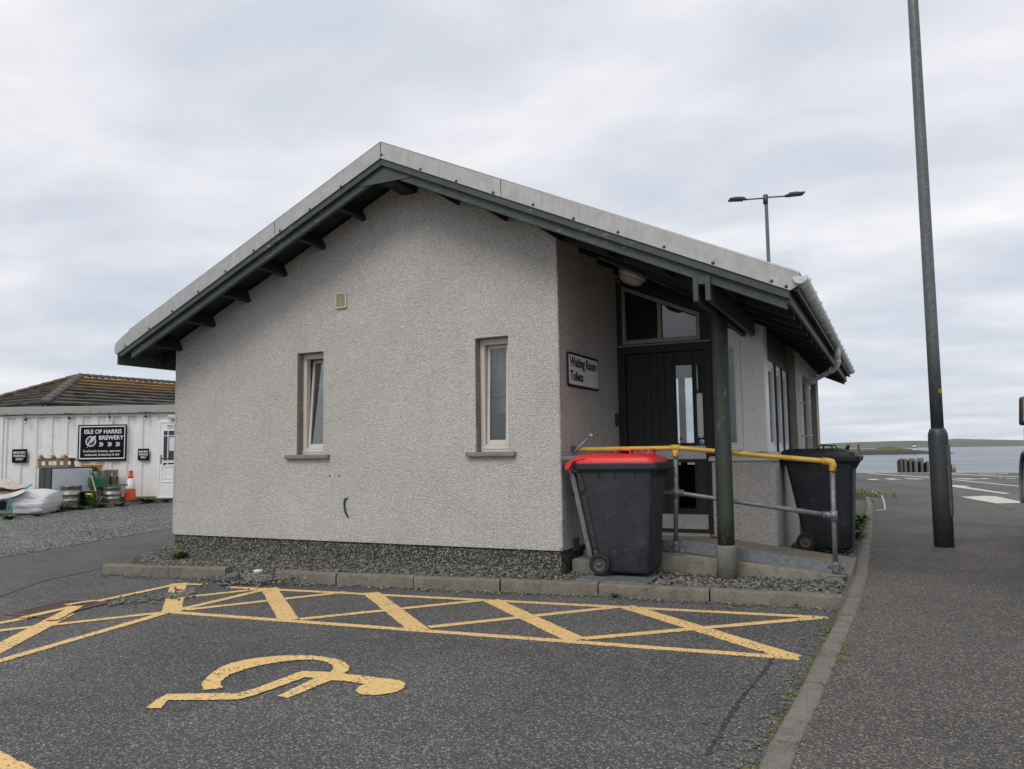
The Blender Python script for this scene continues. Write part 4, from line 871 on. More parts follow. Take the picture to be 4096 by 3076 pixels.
# wheelie bins -----------------------------------------------------------------------------------------------
def loft(b, secs, smooth=True, cap=True):
    n = len(secs[0]); vs = [p for s_ in secs for p in s_]; fs = []
    for k in range(len(secs) - 1):
        for i in range(n): fs.append((k * n + i, k * n + (i + 1) % n, (k + 1) * n + (i + 1) % n, (k + 1) * n + i))
    b.add(vs, fs, smooth)
    if cap:
        o_ = len(b.v) - len(vs); b.f += [tuple(o_ + i for i in range(n))[::-1], tuple(o_ + (len(secs) - 1) * n + i for i in range(n))]; b.sm += [False, False]
    return b
def rr(x0, x1, hw, r, z, n=4):
    P = []
    for cx, cy, a0 in ((x1 - r, hw - r, 0), (x0 + r, hw - r, 90), (x0 + r, -hw + r, 180), (x1 - r, -hw + r, 270)):
        for i in range(n + 1): a = R(a0 + 90 * i / n); P.append((cx + r * math.cos(a), cy + r * math.sin(a), z))
    return P
def make_bin(label, loc, bodym, lidm, rz=0, s=1.0, open_lid=0.0):
    t = thing('wheelie_bin', label, 'wheelie bin', loc, rz, 'wheelie bins beside the porch')
    t.scale = (s, s, s)
    b = loft(MB(), [rr(.07, .50, .225, .05, .02), rr(.03, .53, .252, .05, .05), rr(-.02, .543, .260, .05, .32), rr(-.085, .562, .276, .05, .66), rr(-.135, .58, .289, .05, .93), rr(-.15, .585, .293, .05, 1.0), rr(-.15, .585, .293, .05, 1.02)])
    body = b.build('body', bodym, t)
    body.data.set_sharp_from_angle(angle=R(60))
    loft(MB(), [rr(-.165, .62, .315, .05, 1.005), rr(-.185, .655, .335, .05, 1.03), rr(-.185, .665, .338, .05, 1.075), rr(-.18, .655, .332, .05, 1.085)], False).build('rim', bodym, t)
    for x in (.05, .22, .42):
        for sy in (-1, 1): MB().hexa([(x - .006, sy * .278, .88), (x + .006, sy * .278, .88), (x + .006, sy * .283, .9), (x - .006, sy * .283, .9), (x - .006, sy * .285, 1.01), (x + .006, sy * .285, 1.01), (x + .006, sy * .312, 1.01), (x - .006, sy * .312, 1.01)]).build('rib', bodym, body)
    for y in (-.22, -.08, .08, .22): MB().hexa([(.558, y - .006, .88), (.565, y - .006, .9), (.565, y + .006, .9), (.558, y + .006, .88), (.578, y - .006, 1.01), (.63, y - .006, 1.01), (.63, y + .006, 1.01), (.578, y + .006, 1.01)]).build('rib', bodym, body)
    MB().box((-.245, -.27, .985), (-.15, .27, 1.02)).build('hinge_bar', bodym, t, bevel=.012, seg=2)
    # moulded back handle legs
    lid = loft(MB(), [rr(-.205, .615, .318, .06, 1.086), rr(-.20, .605, .312, .06, 1.128), rr(-.185, .54, .29, .06, 1.15), rr(-.12, .46, .23, .06, 1.172), rr(-.08, .42, .19, .05, 1.175)]).build('lid', lidm, t)
    lid.data.set_sharp_from_angle(angle=R(40))
    for sy in (-1, 1):
        MB().prism([(-.29, sy * .30 - .02, 1.03), (-.27, sy * .30 - .02, 1.015), (-.245, sy * .30 - .02, 1.025), (-.20, sy * .30 - .02, 1.10), (-.06, sy * .30 - .02, 1.128), (-.1, sy * .30 - .02, 1.136), (-.23, sy * .30 - .02, 1.115), (-.285, sy * .30 - .02, 1.065)], (0, .04, 0)).build('hinge_arm', lidm, lid, bevel=.004)
        MB().tube([(.22, sy * .245, 1.145), (.225, sy * .25, 1.20), (.245, sy * .252, 1.212), (.35, sy * .252, 1.208), (.37, sy * .25, 1.195), (.375, sy * .245, 1.14)], .0085, 8).build('handle', lidm, lid)
    MB().tube([(.50, -.12, 1.13), (.52, -.12, 1.195), (.53, -.09, 1.205), (.53, .09, 1.205), (.52, .12, 1.195), (.50, .12, 1.13)], .011, 8).build('front_grip', lidm, lid)
    MB().tube([(-.27, -.30, 1.04), (-.27, .30, 1.04)], .014, 10).build('hinge_pin', MT['black_plastic'], t)
    MB().tube([(.045, -.29, .1), (.045, .29, .1)], .012, 8).build('axle', MT['galv_pole'], t)
    for sy in (-1, 1):
        w_ = MB(); w_.lathe([(.062, -.028), (.098, -.028), (.103, -.018), (.103, .018), (.098, .028), (.062, .028), (.062, -.028)], (.045, sy * .285, .103), 28, (0, sy, 0)); wh = w_.build('wheel', MT['rubber'], t)
        h = MB(); h.lathe([(.046, .0), (.062, .0), (.062, .024), (.054, .026), (.052, .014), (.046, .010)], (.045, sy * .285, .103), 24, (0, sy, 0)); h.lathe([(.016, 0), (.016, .028), (0, .030)], (.045, sy * .285, .103), 12, (0, sy, 0)); h.lathe([(.053, 0), (.053, .005), (0, .005)], (.045, sy * .285, .103), 20, (0, sy, 0))
        for k in range(8):
            a = k * math.pi / 4; c_, s2 = math.cos(a), math.sin(a); h.obox((.045 + c_ * .034, sy * .303, .103 + s2 * .034), (c_ * .02, 0, s2 * .02), (-s2 * .0035, 0, c_ * .0035), (0, .004, 0))
        h.build('hub', MT['hub'], wh)
    return t
bin1 = make_bin('dark grey wheelie bin with a bright red lid in front of the porch', (.37, .21, .095), MT['bin'], MT['red_lid'], R(1.5), 1.0)
bin2 = make_bin('black wheelie bin with a black lid at the foot of the ramp', (2.06, 2.60, .115), MT['bin_black'], MT['bin_black'], R(-2), 1.0)
# galvanised stand that anchors the red-lidded bin
bs = thing('bin_stand', 'rusting galvanised steel stand with slanted post behind the red lidded bin', 'bin stand', (.25, -.02, .07))
so_ = bs.location
MB(so_).hexa([(.27, -.34, .074), (.96, -.36, .074), (.95, .24, .074), (.30, .26, .074), (.27, -.34, .086), (.96, -.36, .086), (.95, .24, .086), (.30, .26, .086)]).build('base_plate', MT['galv'], bs, bevel=.003)
dpth = depth_of((.12, -.02, 1))
pt = lambda x, y, dd=0: at(2220 + x * .4216, 1700 + y * .4216, dpth + dd)
q0, q1 = pt(335, 1245), pt(135, 345); w_ = Vector((.045, .0, .0)); y_ = Vector((0, .006, 0))
cp = MB(so_); cp.hexa([q0 - w_ * .5 - y_, q0 + w_ * .5 - y_, q0 + w_ * .5 + y_, q0 - w_ * .5 + y_, q1 - w_ * .5 - y_, q1 + w_ * .5 - y_, q1 + w_ * .5 + y_, q1 - w_ * .5 + y_])
fl = Vector((.0, .055, 0)); 
for sx in (-.5, .5): 
    a0, a1 = q0 + w_ * sx, q1 + w_ * sx; k = Vector((.003, 0, 0)); cp.hexa([a0 - k, a0 + k, a0 + k + fl, a0 - k + fl, a1 - k, a1 + k, a1 + k + fl, a1 - k + fl])
sp = cp.build('slanted_post', MT['galv'], bs); a1 = q1
MB(so_).obox(a1 + Vector((0, .0, -.02)), (.027, 0, 0), (0, .012, 0), (0, 0, .035)).build('rusty_collar', MT['rust'], sp)
h0, h1 = pt(60, 315), pt(285, 305); MB(so_).obox((h0 + h1) / 2 + Vector((0, .01, 0)), (h1 - h0) / 2, (0, .03, 0), (0, 0, .019)).build('cross_bar', MT['galv'], bs, bevel=.003)
MB(so_).lathe([(.010, 0), (.010, .006), (0, .008)], pt(78, 318, -.03), 8, (0, -1, 0)).build('bolt', MT['galv_pole'], bs)
k0, k1 = pt(160, 285, .05), pt(340, 95, .05); am = MB(so_); am.tube([k0, k1], .013, 10); e_ = (k1 - k0).normalized(); am.obox(k1 + Vector((.012, 0, .0)), e_ * .012, (0, .03, 0), (.012, 0, -.010)); am.build('locking_arm', MT['galv'], bs)

# lamp posts --------------------------------------------------------------------------------------------------
lpb = gpt(3777, 2186, .1)
l1 = thing('lamp_post', 'tall dark galvanised lamp post with thick base on the pavement', 'lamp post', (lpb.x, lpb.y, .09))
dl = depth_of(lpb); k = dl / FPX
tl_ = Vector((.012, 0, 1)).normalized()
tilt = 0.003
def lpt(z): return Vector((tilt * z * HR.x, tilt * z * HR.y, z))
pb = MB(); Z = [0, .7, 1.30, 1.36, 1.40, 1.42]; r_ = [.110, .110, .110, .106, .092, .078]
pb.tube([lpt(z) for z in Z], r_, 28); pb.build('base', MT['galv_base'], l1)
pp_ = MB(); pp_.tube([lpt(z) for z in (1.415, 2.5, 4.5, 6.5, 8.6)], [.071, .069, .066, .062, .056], 24); pole = pp_.build('pole', MT['galv_pole'], l1)
dd = (-HF * .75 + HR * .8).normalized(); n_ = dd; tt = Vector((-dd.y, dd.x, 0))
c_ = lpt(.80) + n_ * .104; MB().obox(c_, tt * .045, n_ * .012, Vector((tilt * HR.x, tilt * HR.y, 1)) * .42).build('door', MT['galv_pole'], l1, bevel=.004)
n4 = (-HF * 1 + HR * .25).normalized(); t4 = Vector((-n4.y, n4.x, 0)); cs = lpt(1.87) + n4 * .066; st = MB().obox(cs, t4 * .018, n4 * .006, (0, 0, .026)).build('sticker', simple('yellow_sticker', (.35, .22, .03), .5, var=.3, scale=60), pole)
br_ = MB(); br_.tube([lpt(8.55), lpt(8.8) + Vector((.2, -.1, 0)), lpt(8.9) + Vector((.9, -.3, .05))], .03, 10); br_.build('bracket', MT['galv_pole'], l1)
hd = lpt(8.9) + Vector((1.15, -.37, .05)); MB().obox(hd, (.30, -.09, 0), (.03, .11, 0), (0, 0, .04)).build('lantern', MT['galv_pole'], l1, bevel=.02, seg=2)
D2 = 27.0; b2 = at(3064, 800, D2); b2.z = .1
l2 = thing('lamp_post', 'slim twin-headed lamp post rising behind the waiting room roof', 'lamp post', (b2.x, b2.y, .1))
hz = at(3063, 783, D2).z - .1
MB().tube([(0, 0, 0), (0, 0, 1.2), (0, 0, 1.25), (0, 0, hz * .98)], [.11, .11, .075, .06], 14).build('pole', MT['galv_pole'], l2)
def l2p(x, y): q = at(x, y, D2); return Vector((q.x - b2.x, q.y - b2.y, q.z - .1))
MB().tube([l2p(3062, 780), l2p(3062, 815)], .085, 12).build('cap', MT['galv_base'], l2)
for s0, s1, e0, e1 in (((3052, 793), (2986, 798), (2976, 797), (2916, 799)), ((3072, 789), (3140, 785), (3150, 781), (3214, 774))):
    MB().tube([l2p(*s0), l2p(*s1)], .028, 8).build('arm', MT['galv_pole'], l2)
    a, c = l2p(*e0), l2p(*e1); d = (c - a); md = (a + c) / 2; sd_ = Vector((-d.y, d.x, 0)).normalized()
    lh = MB().obox(md, d / 2, sd_ * .16, (0, 0, .035)).build('lantern', MT['galv_base'], l2, bevel=.012)
    MB().obox(md + Vector((0, 0, .055)) - d * .12, d * .28, sd_ * .09, (0, 0, .022)).build('heat_sink', MT['galv'], lh)
    MB().tube([l2p(*s1), a], .045, 8).build('knuckle', MT['galv_base'], lh)

# drain cover, litter -------------------------------------------------------------------------------------------
dc = [gpt(x, y) for x, y in ((18, 2462), (280, 2402), (442, 2414), (190, 2475))]
cc_ = sum(dc, Vector()) / 4
mc = thing('drain_cover', 'rectangular rusty brown iron drain cover crossed by yellow lines', 'drain cover', cc_)
iron = simple('rusty_iron', (.13, .085, .075), .7, .2, var=.3, scale=25, bump=.3)
def bil(u, v): return dc[0].lerp(dc[1], u).lerp(dc[3].lerp(dc[2], u), v)
fr_ = MB(cc_)
for (u0, u1, v0, v1) in ((0, 1, 0, .06), (0, 1, .94, 1), (0, .05, .06, .94), (.95, 1, .06, .94), (.05, .95, .47, .53)):
    q = [bil(u0, v0), bil(u1, v0), bil(u1, v1), bil(u0, v1)]; fr_.hexa([p + Vector((0, 0, .002)) for p in q] + [p + Vector((0, 0, .013)) for p in q])
fr_.build('frame', iron, mc)
q = [bil(.04, .05), bil(.96, .05), bil(.96, .95), bil(.04, .95)]; MB(cc_).hexa([p + Vector((0, 0, .0015)) for p in q] + [p + Vector((0, 0, .007)) for p in q]).build('plate', iron, mc)
stud = MB(); stud.box((-.011, -.011, 0), (.011, .011, .005)); stm = stud.mesh('stud'); stm.materials.append(iron)
for i in range(16):
    for j in range(12):
        if 5 <= j <= 6 and False: continue
        p = bil(.09 + .82 * i / 15, .10 + .80 * j / 11)
        if abs((.10 + .80 * j / 11) - .5) < .05: continue
        s_ = link('stud', stm, None, mc); s_.location = p - cc_ + Vector((0, 0, .006)); s_.rotation_euler = (0, 0, .4)
for (p_, q_, wd) in (((90, 2478), (300, 2431), W1), ((205, 2487), (309, 2431), W2 * .7), ((262, 2426), (378, 2408), W1 * .8)):
    a, c = gpt(*p_), gpt(*q_); d = (c - a).normalized(); n_ = Vector((-d.y, d.x, 0)) * wd / 2; q = ragged([a - n_, c - n_, c + n_, a + n_])
    b = MB(cc_); MZ[0] += .0006; b.add([(p.x, p.y, .0145 + MZ[0] * .1) for p in q], [tuple(range(len(q)))]); po = b.build('paint_stripe', MT['mark_yellow'], mc, fix=False)
    bm = bmesh.new(); bm.from_mesh(po.data); bmesh.ops.triangulate(bm, faces=bm.faces)
    for f in bm.faces:
        if f.normal.z < 0: f.normal_flip()
    bm.to_mesh(po.data); bm.free()
jl = gpt(1032, 2300, .05)
jt = thing('jar_lid', 'white round tub lid lying in the gap of the kerb', 'lid', (jl.x, jl.y, .062))
MB().lathe([(.045, 0), (.047, .012), (.046, .018)], (0, 0, 0), 24).build('rim', simple('pinkish_plastic', (.50, .36, .36), .5), jt)
MB().lathe([(.048, .018), (.049, .036), (.045, .041), (0, .042)], (0, 0, 0), 24).build('top', simple('white_plastic', (.72, .72, .72), .4), jt)
ls = gpt(935, 2322, .03); tag(MB(ls).obox(ls + Vector((0, 0, .035)), (.055, .02, .01), (-.02, .04, .012), (0, -.01, .035)).build('loose_stone', simple('slate_stone', (.10, .11, .125), .8, bump=.4), None, bevel=.012), 'dark angular stone lying at the broken kerb end', 'stone').location = ls
lv = MB((1.16, 1.83, .29)); lv.lathe([(.02, .0), (.06, .012), (.05, .03), (0, .035)], (1.16, 1.83, .287), 9); o = lv.build('dead_leaf_heap', MT['dry']); o.location = (1.16, 1.83, .29); tag(o, 'small brown heap of dead leaves by the door jamb', 'leaf litter', kind='stuff')
q = [gpt(3077, 2353, .1), gpt(3100, 2366, .10), gpt(3150, 2400, .03), gpt(3190, 2425, .015)]; q = [p + Vector((0, 0, .02 if i < 2 else .006)) for i, p in enumerate(q)]
o = MB(q[0]).tube(q, .006, 6).build('loose_cable', MT['black_plastic']); o.location = q[0]; tag(o, 'short black cable hanging over the kerb edge', 'cable')

# ================================================================== PLANTS
def leafy(b, base, n, h, spread, wd, curl=.5):
    for i in range(n):
        a = random.uniform(0, 6.28); L = h * random.uniform(.55, 1.15); sp = spread * random.uniform(.3, 1.1); d = Vector((math.cos(a), math.sin(a), 0)); s_ = Vector((-d.y, d.x, 0)); P = []
        for k in range(5):
            t = k / 4; P.append((base + d * (sp * t) + Vector((random.gauss(0, .004), random.gauss(0, .004), L * (t - curl * t * t))), wd * random.uniform(.8, 1.2) * math.sin(math.pi * (.12 + .84 * t))))
        o_ = len(b.v)
        for c_, w_ in P: b.v += [c_ - s_ * w_, c_ + Vector((0, 0, -w_ * .3)), c_ + s_ * w_]
        for k in range(4):
            for m_ in (0, 1): b.f.append((o_ + k * 3 + m_, o_ + k * 3 + m_ + 1, o_ + k * 3 + m_ + 4, o_ + k * 3 + m_ + 3)); b.sm.append(True)
def weed(label, base, n, h, spread, wd, mat='leaf', name='weed_plant', flower=None, group=None, curl=.5):
    base = Vector(base); t = thing(name, label, 'weed', base, 0, group); b = MB(); leafy(b, Vector(), n, h, spread, wd, curl); b.build('leaves', MT[mat], t, fix=False)
    st = MB()
    for i in range(3):
        a = random.uniform(0, 6.28); st.tube([(0, 0, 0), (math.cos(a) * spread * .2, math.sin(a) * spread * .2, h * .35), (math.cos(a) * spread * .25, math.sin(a) * spread * .25, h * .65)], .004, 5)
    st.build('stem', MT['leaf'], t)
    if flower: 
        for i in range(flower): MB().lathe([(.004, -.05), (.012, 0), (.016, .006), (0, .012)], (random.gauss(0, spread * .25), random.gauss(0, spread * .25), h * .8), 8).build('flower', simple('yellow_petals', (.6, .4, .02), .6), t)
p = gpt(722, 2240, .05); weed('leafy green weed with a yellow flower at the foot of the plinth', (p.x, p.y, .05), 34, .20, .15, .024, flower=1)
p = gpt(855, 2235, .05); weed('thin green sprig against the speckled plinth', (p.x, .0, .05), 7, .12, .06, .012)
p = gpt(1018, 2262, .05); weed('small flat weed in the gravel behind the kerb gap', (p.x, p.y, .055), 9, .06, .08, .016, curl=.7)
p = gpt(2300, 2312, .06); weed('tiny bright green weed in gravel beside the red lidded bin', (p.x, p.y, .06), 12, .035, .07, .016, curl=.7)
p = gpt(2460, 2392); weed('tuft of green and straw grass at the kerb foot', (p.x, p.y, .0), 34, .10, .11, .004, 'grass', 'grass_tuft')
for px, py in ((3420, 2120), (3433, 2085), (3418, 2160), (3440, 2100)):
    p = gpt(px, py, .08); weed('broad leaved dandelion clump spilling over the kerb behind the black bin', (p.x + random.uniform(-.05, .05), p.y, .08), 34, .22, .22, .028, group='dandelion clumps behind the black bin')
p = gpt(3440, 1985, .1); 
gr = MB((p.x, p.y, .1))
for i in range(260): leafy(gr, Vector((p.x - .15 + random.gauss(0, .32), p.y + random.gauss(0, .55), .1)), 3, .22, .12, .008, .4)
o = gr.build('rough_grass', MT['grass'], fix=False); o.location = (p.x, p.y, .1); tag(o, 'rough yellow green grass inside the curve of the kerb', 'grass', kind='stuff')
# moss along the kerbs
def moss(name, pts):
    b = MB()
    for x, y, z, r in pts:
        n = 6; ring_ = [(x + r * math.cos(i * 1.047 + x) * random.uniform(.7, 1.3), y + r * math.sin(i * 1.047 + x) * random.uniform(.7, 1.3), z) for i in range(n)]
        b.add(ring_ + [(x, y, z + r * .45)], [(i, (i + 1) % n, n) for i in range(n)], True)
    return tag(b.build(name, MT['moss'], fix=False), kind='stuff')
mp2 = []
for i in range(1700):
    t = random.random(); y = -5.6 + 5.0 * t; d = abs(random.gauss(0, .035 + .05 * max(0, noise.noise((y * 2, 1, 0))))); 
    if noise.noise((y * 1.6, 4.2, 0)) > -.15: mp2.append((kx(y) - .003 - d, y, .002, random.uniform(.006, .018)))
for i in range(900):
    k = random.choice(range(2, len(KF) - 1)); t = random.random(); x = KF[k][0] * (1 - t) + KF[k + 1][0] * t; y = KF[k][1] * (1 - t) + KF[k + 1][1] * t
    if noise.noise((x * 1.9, 7.7, 0)) > -.05: mp2.append((x, y - abs(random.gauss(0, .05)), .002, random.uniform(.004, .013)))
for i in range(160): p = gpt(2965 + random.gauss(0, 42), 2412 + random.gauss(0, 7)); mp2.append((p.x, p.y, .004, random.uniform(.008, .02)))
for i in range(500):
    y = random.uniform(-5, 1.5); 
    if noise.noise((y * 2.3, 9.7, 0)) > .12: mp2.append((kx(y) + .118 + abs(random.gauss(0, .03)), y, .100, random.uniform(.004, .014)))
moss('moss', mp2)
# cracks of bitumen on the car park
ck = MB(); P = [gpt(x, y) for x, y in ((3090, 2635), (3050, 2690), (3010, 2745), (2985, 2770), (2960, 2800), (2915, 2870), (2870, 2950), (2830, 3020))]
for i in range(len(P) - 1):
    for j in range(6):
        a = P[i].lerp(P[i + 1], j / 6) + Vector((random.gauss(0, .008), random.gauss(0, .008), 0)); c = P[i].lerp(P[i + 1], (j + 1) / 6); w_ = .010 + .007 * noise.noise((i * .7 + j * .2, 0, 0)); n_ = Vector((w_, .004, 0))
        ck.add([(a - n_) + Vector((0, 0, .003)), (c - n_) + Vector((0, 0, .003)), (c + n_) + Vector((0, 0, .003)), (a + n_) + Vector((0, 0, .003))], [(0, 3, 2, 1)])
tag(ck.build('bitumen_seam', simple('bitumen', (.045, .044, .043), .7), fix=False), kind='structure')

# ================================================================== QUAYSIDE
pil_c = simple('weathered_grey_timber', (.20, .185, .15), .85, var=.35, scale=8, bump=.4); tar = simple('tarred_timber', (.014, .014, .015), .7)
def z5p(x, y): return (3400 + x * .31465, 1650 + y * .31465)
PL = [(617, 650, 683, 582), (672, 700, 737, 584), (732, 765, 797, 592), (795, 826, 855, 602), (873, 910, 942, 605), (945, 985, 1012, 618), (1040, 1075, 1110, 640), (1110, 1150, 1180, 645), (1190, 1225, 1250, 650), (1272, 1300, 1352, 656)]
for i, (xl, xm, xr, yt) in enumerate(PL):
    d0 = 36.6; A_, B2, C2 = at(*z5p(xl, 768), d0 + .55), at(*z5p(xm, 768), d0), at(*z5p(xr, 768), d0 + .12); zt = at(*z5p(xm, yt), d0).z
    t = thing('mooring_pile', 'square weathered timber fender pile, %s along from the pile with the sign' % ['ninth', 'eighth', 'seventh', 'sixth', 'fifth', 'fourth', 'third', 'second', 'first'][i] if i < 9 else 'timber fender pile carrying a small red and white sign', 'pile', (B2.x, B2.y, SEA), 0, 'fender piles off the quay' if i < 9 else None)
    og = Vector((B2.x, B2.y, SEA)); D_ = A_ + (C2 - B2)
    b = MB(og); q = [B2, C2, D_, A_]; zl = zt - .12
    b.hexa([Vector((p.x, p.y, SEA - 1)) for p in q] + [Vector((B2.x, B2.y, zt)), Vector((C2.x, C2.y, zt)), Vector((D_.x, D_.y, zt - .02)), Vector((A_.x, A_.y, zl))]); b.build('timber', pil_c, t, bevel=.015)
    nn = (A_ - B2).normalized(); no = Vector((nn.y, -nn.x, 0)); no = no if no.dot(CAM - B2) > 0 else -no
    f_ = MB(og); aa, bb = A_ + no * .012, B2 + no * .012; f_.hexa([Vector((aa.x, aa.y, SEA - 1)), Vector((bb.x, bb.y, SEA - 1)), Vector((bb.x, bb.y, SEA - 1)) + no * .03, Vector((aa.x, aa.y, SEA - 1)) + no * .03, Vector((aa.x, aa.y, zl - .02)), Vector((bb.x, bb.y, zt - .03)), Vector((bb.x, bb.y, zt - .03)) + no * .03, Vector((aa.x, aa.y, zl - .02)) + no * .03]); f_.build('rubbing_face', tar, t)
for xm, yt in ((798, 580), (903, 578)):
    q = at(*z5p(xm, 768), 37.6); zt = at(*z5p(xm, yt), 37.6).z; t = thing('mooring_pile', 'thin rear timber pile rising behind the front fender piles', 'pile', (q.x, q.y, SEA), 0, 'rear piles off the quay'); MB().box((-.14, -.14, -1), (.14, .14, zt - SEA)).build('timber', pil_c, t, bevel=.015)
q0, q1 = at(*z5p(1302, 664), 36.45), at(*z5p(1345, 718), 36.45); cx = (q0 + q1) / 2; hw_ = (q1 - q0).dot(HR) / 2; hh = (q0.z - q1.z) / 2
nd = thing('notice_sign', 'small white and red no-dogs notice on the last timber pile', 'sign', cx)
rd = simple('sign_red', (.50, .03, .03), .5); wt = simple('sign_white_plain', (.72, .72, .72), .5); fwd = -HF
MB().obox((0, 0, 0), HR * hw_, HF * .008, (0, 0, hh)).build('plate', wt, nd)
rg = MB(); n = 24
for i in range(n):
    a, c = i * 6.2832 / n, (i + 1) * 6.2832 / n; f3 = lambda an, r_: HR * (r_ * math.cos(an)) + Vector((0, 0, r_ * math.sin(an) + hh * .28)) - HF * .012
    rg.add([f3(a, hw_ * .60), f3(c, hw_ * .60), f3(c, hw_ * .78), f3(a, hw_ * .78)], [(0, 1, 2, 3)])
rg.build('ring', MT['sign_black'], nd, fix=False)
MB().obox(Vector((0, 0, hh * .28)) - HF * .014, (HR + Vector((0, 0, -1))).normalized() * hw_ * .66, HF * .002, (HR + Vector((0, 0, 1))).normalized() * hw_ * .08).build('slash', MT['sign_black'], nd)
dg_ = MB(); fz = hh * .28
dg_.obox(Vector((0, 0, fz)) - HF * .011, HR * hw_ * .3, HF * .002, (0, 0, hw_ * .12)); dg_.obox(HR * -hw_ * .32 + Vector((0, 0, fz + hw_ * .16)) - HF * .011, HR * hw_ * .12, HF * .002, (0, 0, hw_ * .1))
for x in (-.25, -.16, .18, .27): dg_.obox(HR * x * hw_ + Vector((0, 0, fz - hw_ * .22)) - HF * .011, HR * hw_ * .04, HF * .002, (0, 0, hw_ * .15))
dg_.build('dog_symbol', MT['sign_black'], nd)
MB().obox(Vector((0, 0, -hh * .68)) - HF * .010, HR * hw_ * .85, HF * .003, (0, 0, hh * .22)).build('red_panel', rd, nd)
# beacons on the islet
def beacon(label, x, y0, y1, dep, wpx, cols, taper):
    b0, t0 = at(x, y1, dep), at(x, y0, dep); t = thing('beacon', label, 'beacon', (b0.x, b0.y, b0.z - .8)); hz = t0.z - b0.z + .8; w_ = wpx / FPX * dep / 2; n = len(cols)
    for i, c in enumerate(cols):
        z0, z1 = hz * i / n, hz * (i + 1) / n; r0 = w_ * (1 - taper * i / n); r1 = w_ * (1 - taper * (i + 1) / n); MB().lathe([(r0, z0), (r1, z1)], (0, 0, 0), 8, smooth=False).build('band', c, t)
    MB().tube([(0, 0, hz), (0, 0, hz + .5)], .06, 6).build('lantern', MT['galv_pole'], t)
gn = simple('beacon_green', (.03, .22, .07), .5); wht = simple('beacon_white', (.7, .7, .7), .5); rdb = simple('beacon_red', (.40, .03, .035), .5); drk = simple('beacon_dark', (.10, .02, .02), .5)
beacon('small white and green banded beacon on the islet', 3658, 1774, 1795, 566, 15, [wht, gn, wht, gn], .2)
beacon('small red slatted beacon at the end of the islet', 3435, 1778, 1801, 566, 9, [rdb, drk, rdb, drk, rdb, drk, rdb], 0)

# ================================================================== VAN AT THE KERB
VX, VY = 4.54, -0.30
van = thing('camper_van', 'white high-clearance van with black door mirror parked beyond the lamp post', 'van', (VX + 1.0, VY, .1))
vo = Vector((VX + 1.0, VY, .1)); vw = simple('white_van_paint', (.62, .65, .68), .3, var=.03, spec=.6); trim = simple('grey_arch_trim', (.30, .31, .31), .6); blk = simple('black_trim', (.02, .02, .022), .5)
L_ = 5.3; AX = (1.15, 4.52); AR = .52; AZ = .58
def arch(cx): return [(cx + AR * math.cos(R(a)), AZ + AR * math.sin(R(a))) for a in range(200, -21, -20)]
prof = [(0.0, .5)] + [(x, z) for x, z in arch(AX[0])] + arch(AX[1]) + [(5.22, .45), (5.3, .62), (5.3, 1.05), (5.18, 1.30), (4.7, 1.42), (3.85, 1.50)]
up_ = [(3.85, 1.50), (3.15, 2.45), (2.9, 2.56), (.1, 2.58), (0, 2.5), (0, .5)]
b = MB(); full = prof + up_[1:-1]
b.prism([(-1.0, y, z) for y, z in full], (2.0, 0, 0))
for v in b.v:
    if v.z > 1.43: v.x *= 1 - .16 * (v.z - 1.43) / 1.1
    if v.y > 5.1: v.x *= 1 - .16 * (v.y - 5.1) / .2
bo = b.build('body', vw, van, bevel=.05, seg=3)
MB().box((-.93, .3, .5), (.93, 5.0, 1.05)).build('chassis', blk, van)
for cy in AX:
    for sx in (-1, 1):
        f_ = MB(); f_.tube([(sx * 1.005, cy + AR * 1.02 * math.cos(R(a)), AZ + AR * 1.02 * math.sin(R(a))) for a in range(195, -16, -15)], .022, 8); f_.build('wheel_arch', trim, van)
        w_ = MB(); w_.lathe([(.20, -.11), (.38, -.11), (.42, -.08), (.42, .08), (.38, .11), (.20, .11), (.2, -.11)], (sx * .84, cy, .42), 28, (sx, 0, 0)); wh = w_.build('wheel', MT['rubber'], van)
        MB().lathe([(.22, .04), (.21, .08), (.08, .06), (.06, .09), (0, .09)], (sx * .84, cy, .42), 20, (sx, 0, 0)).build('rim', MT['galv'], wh)
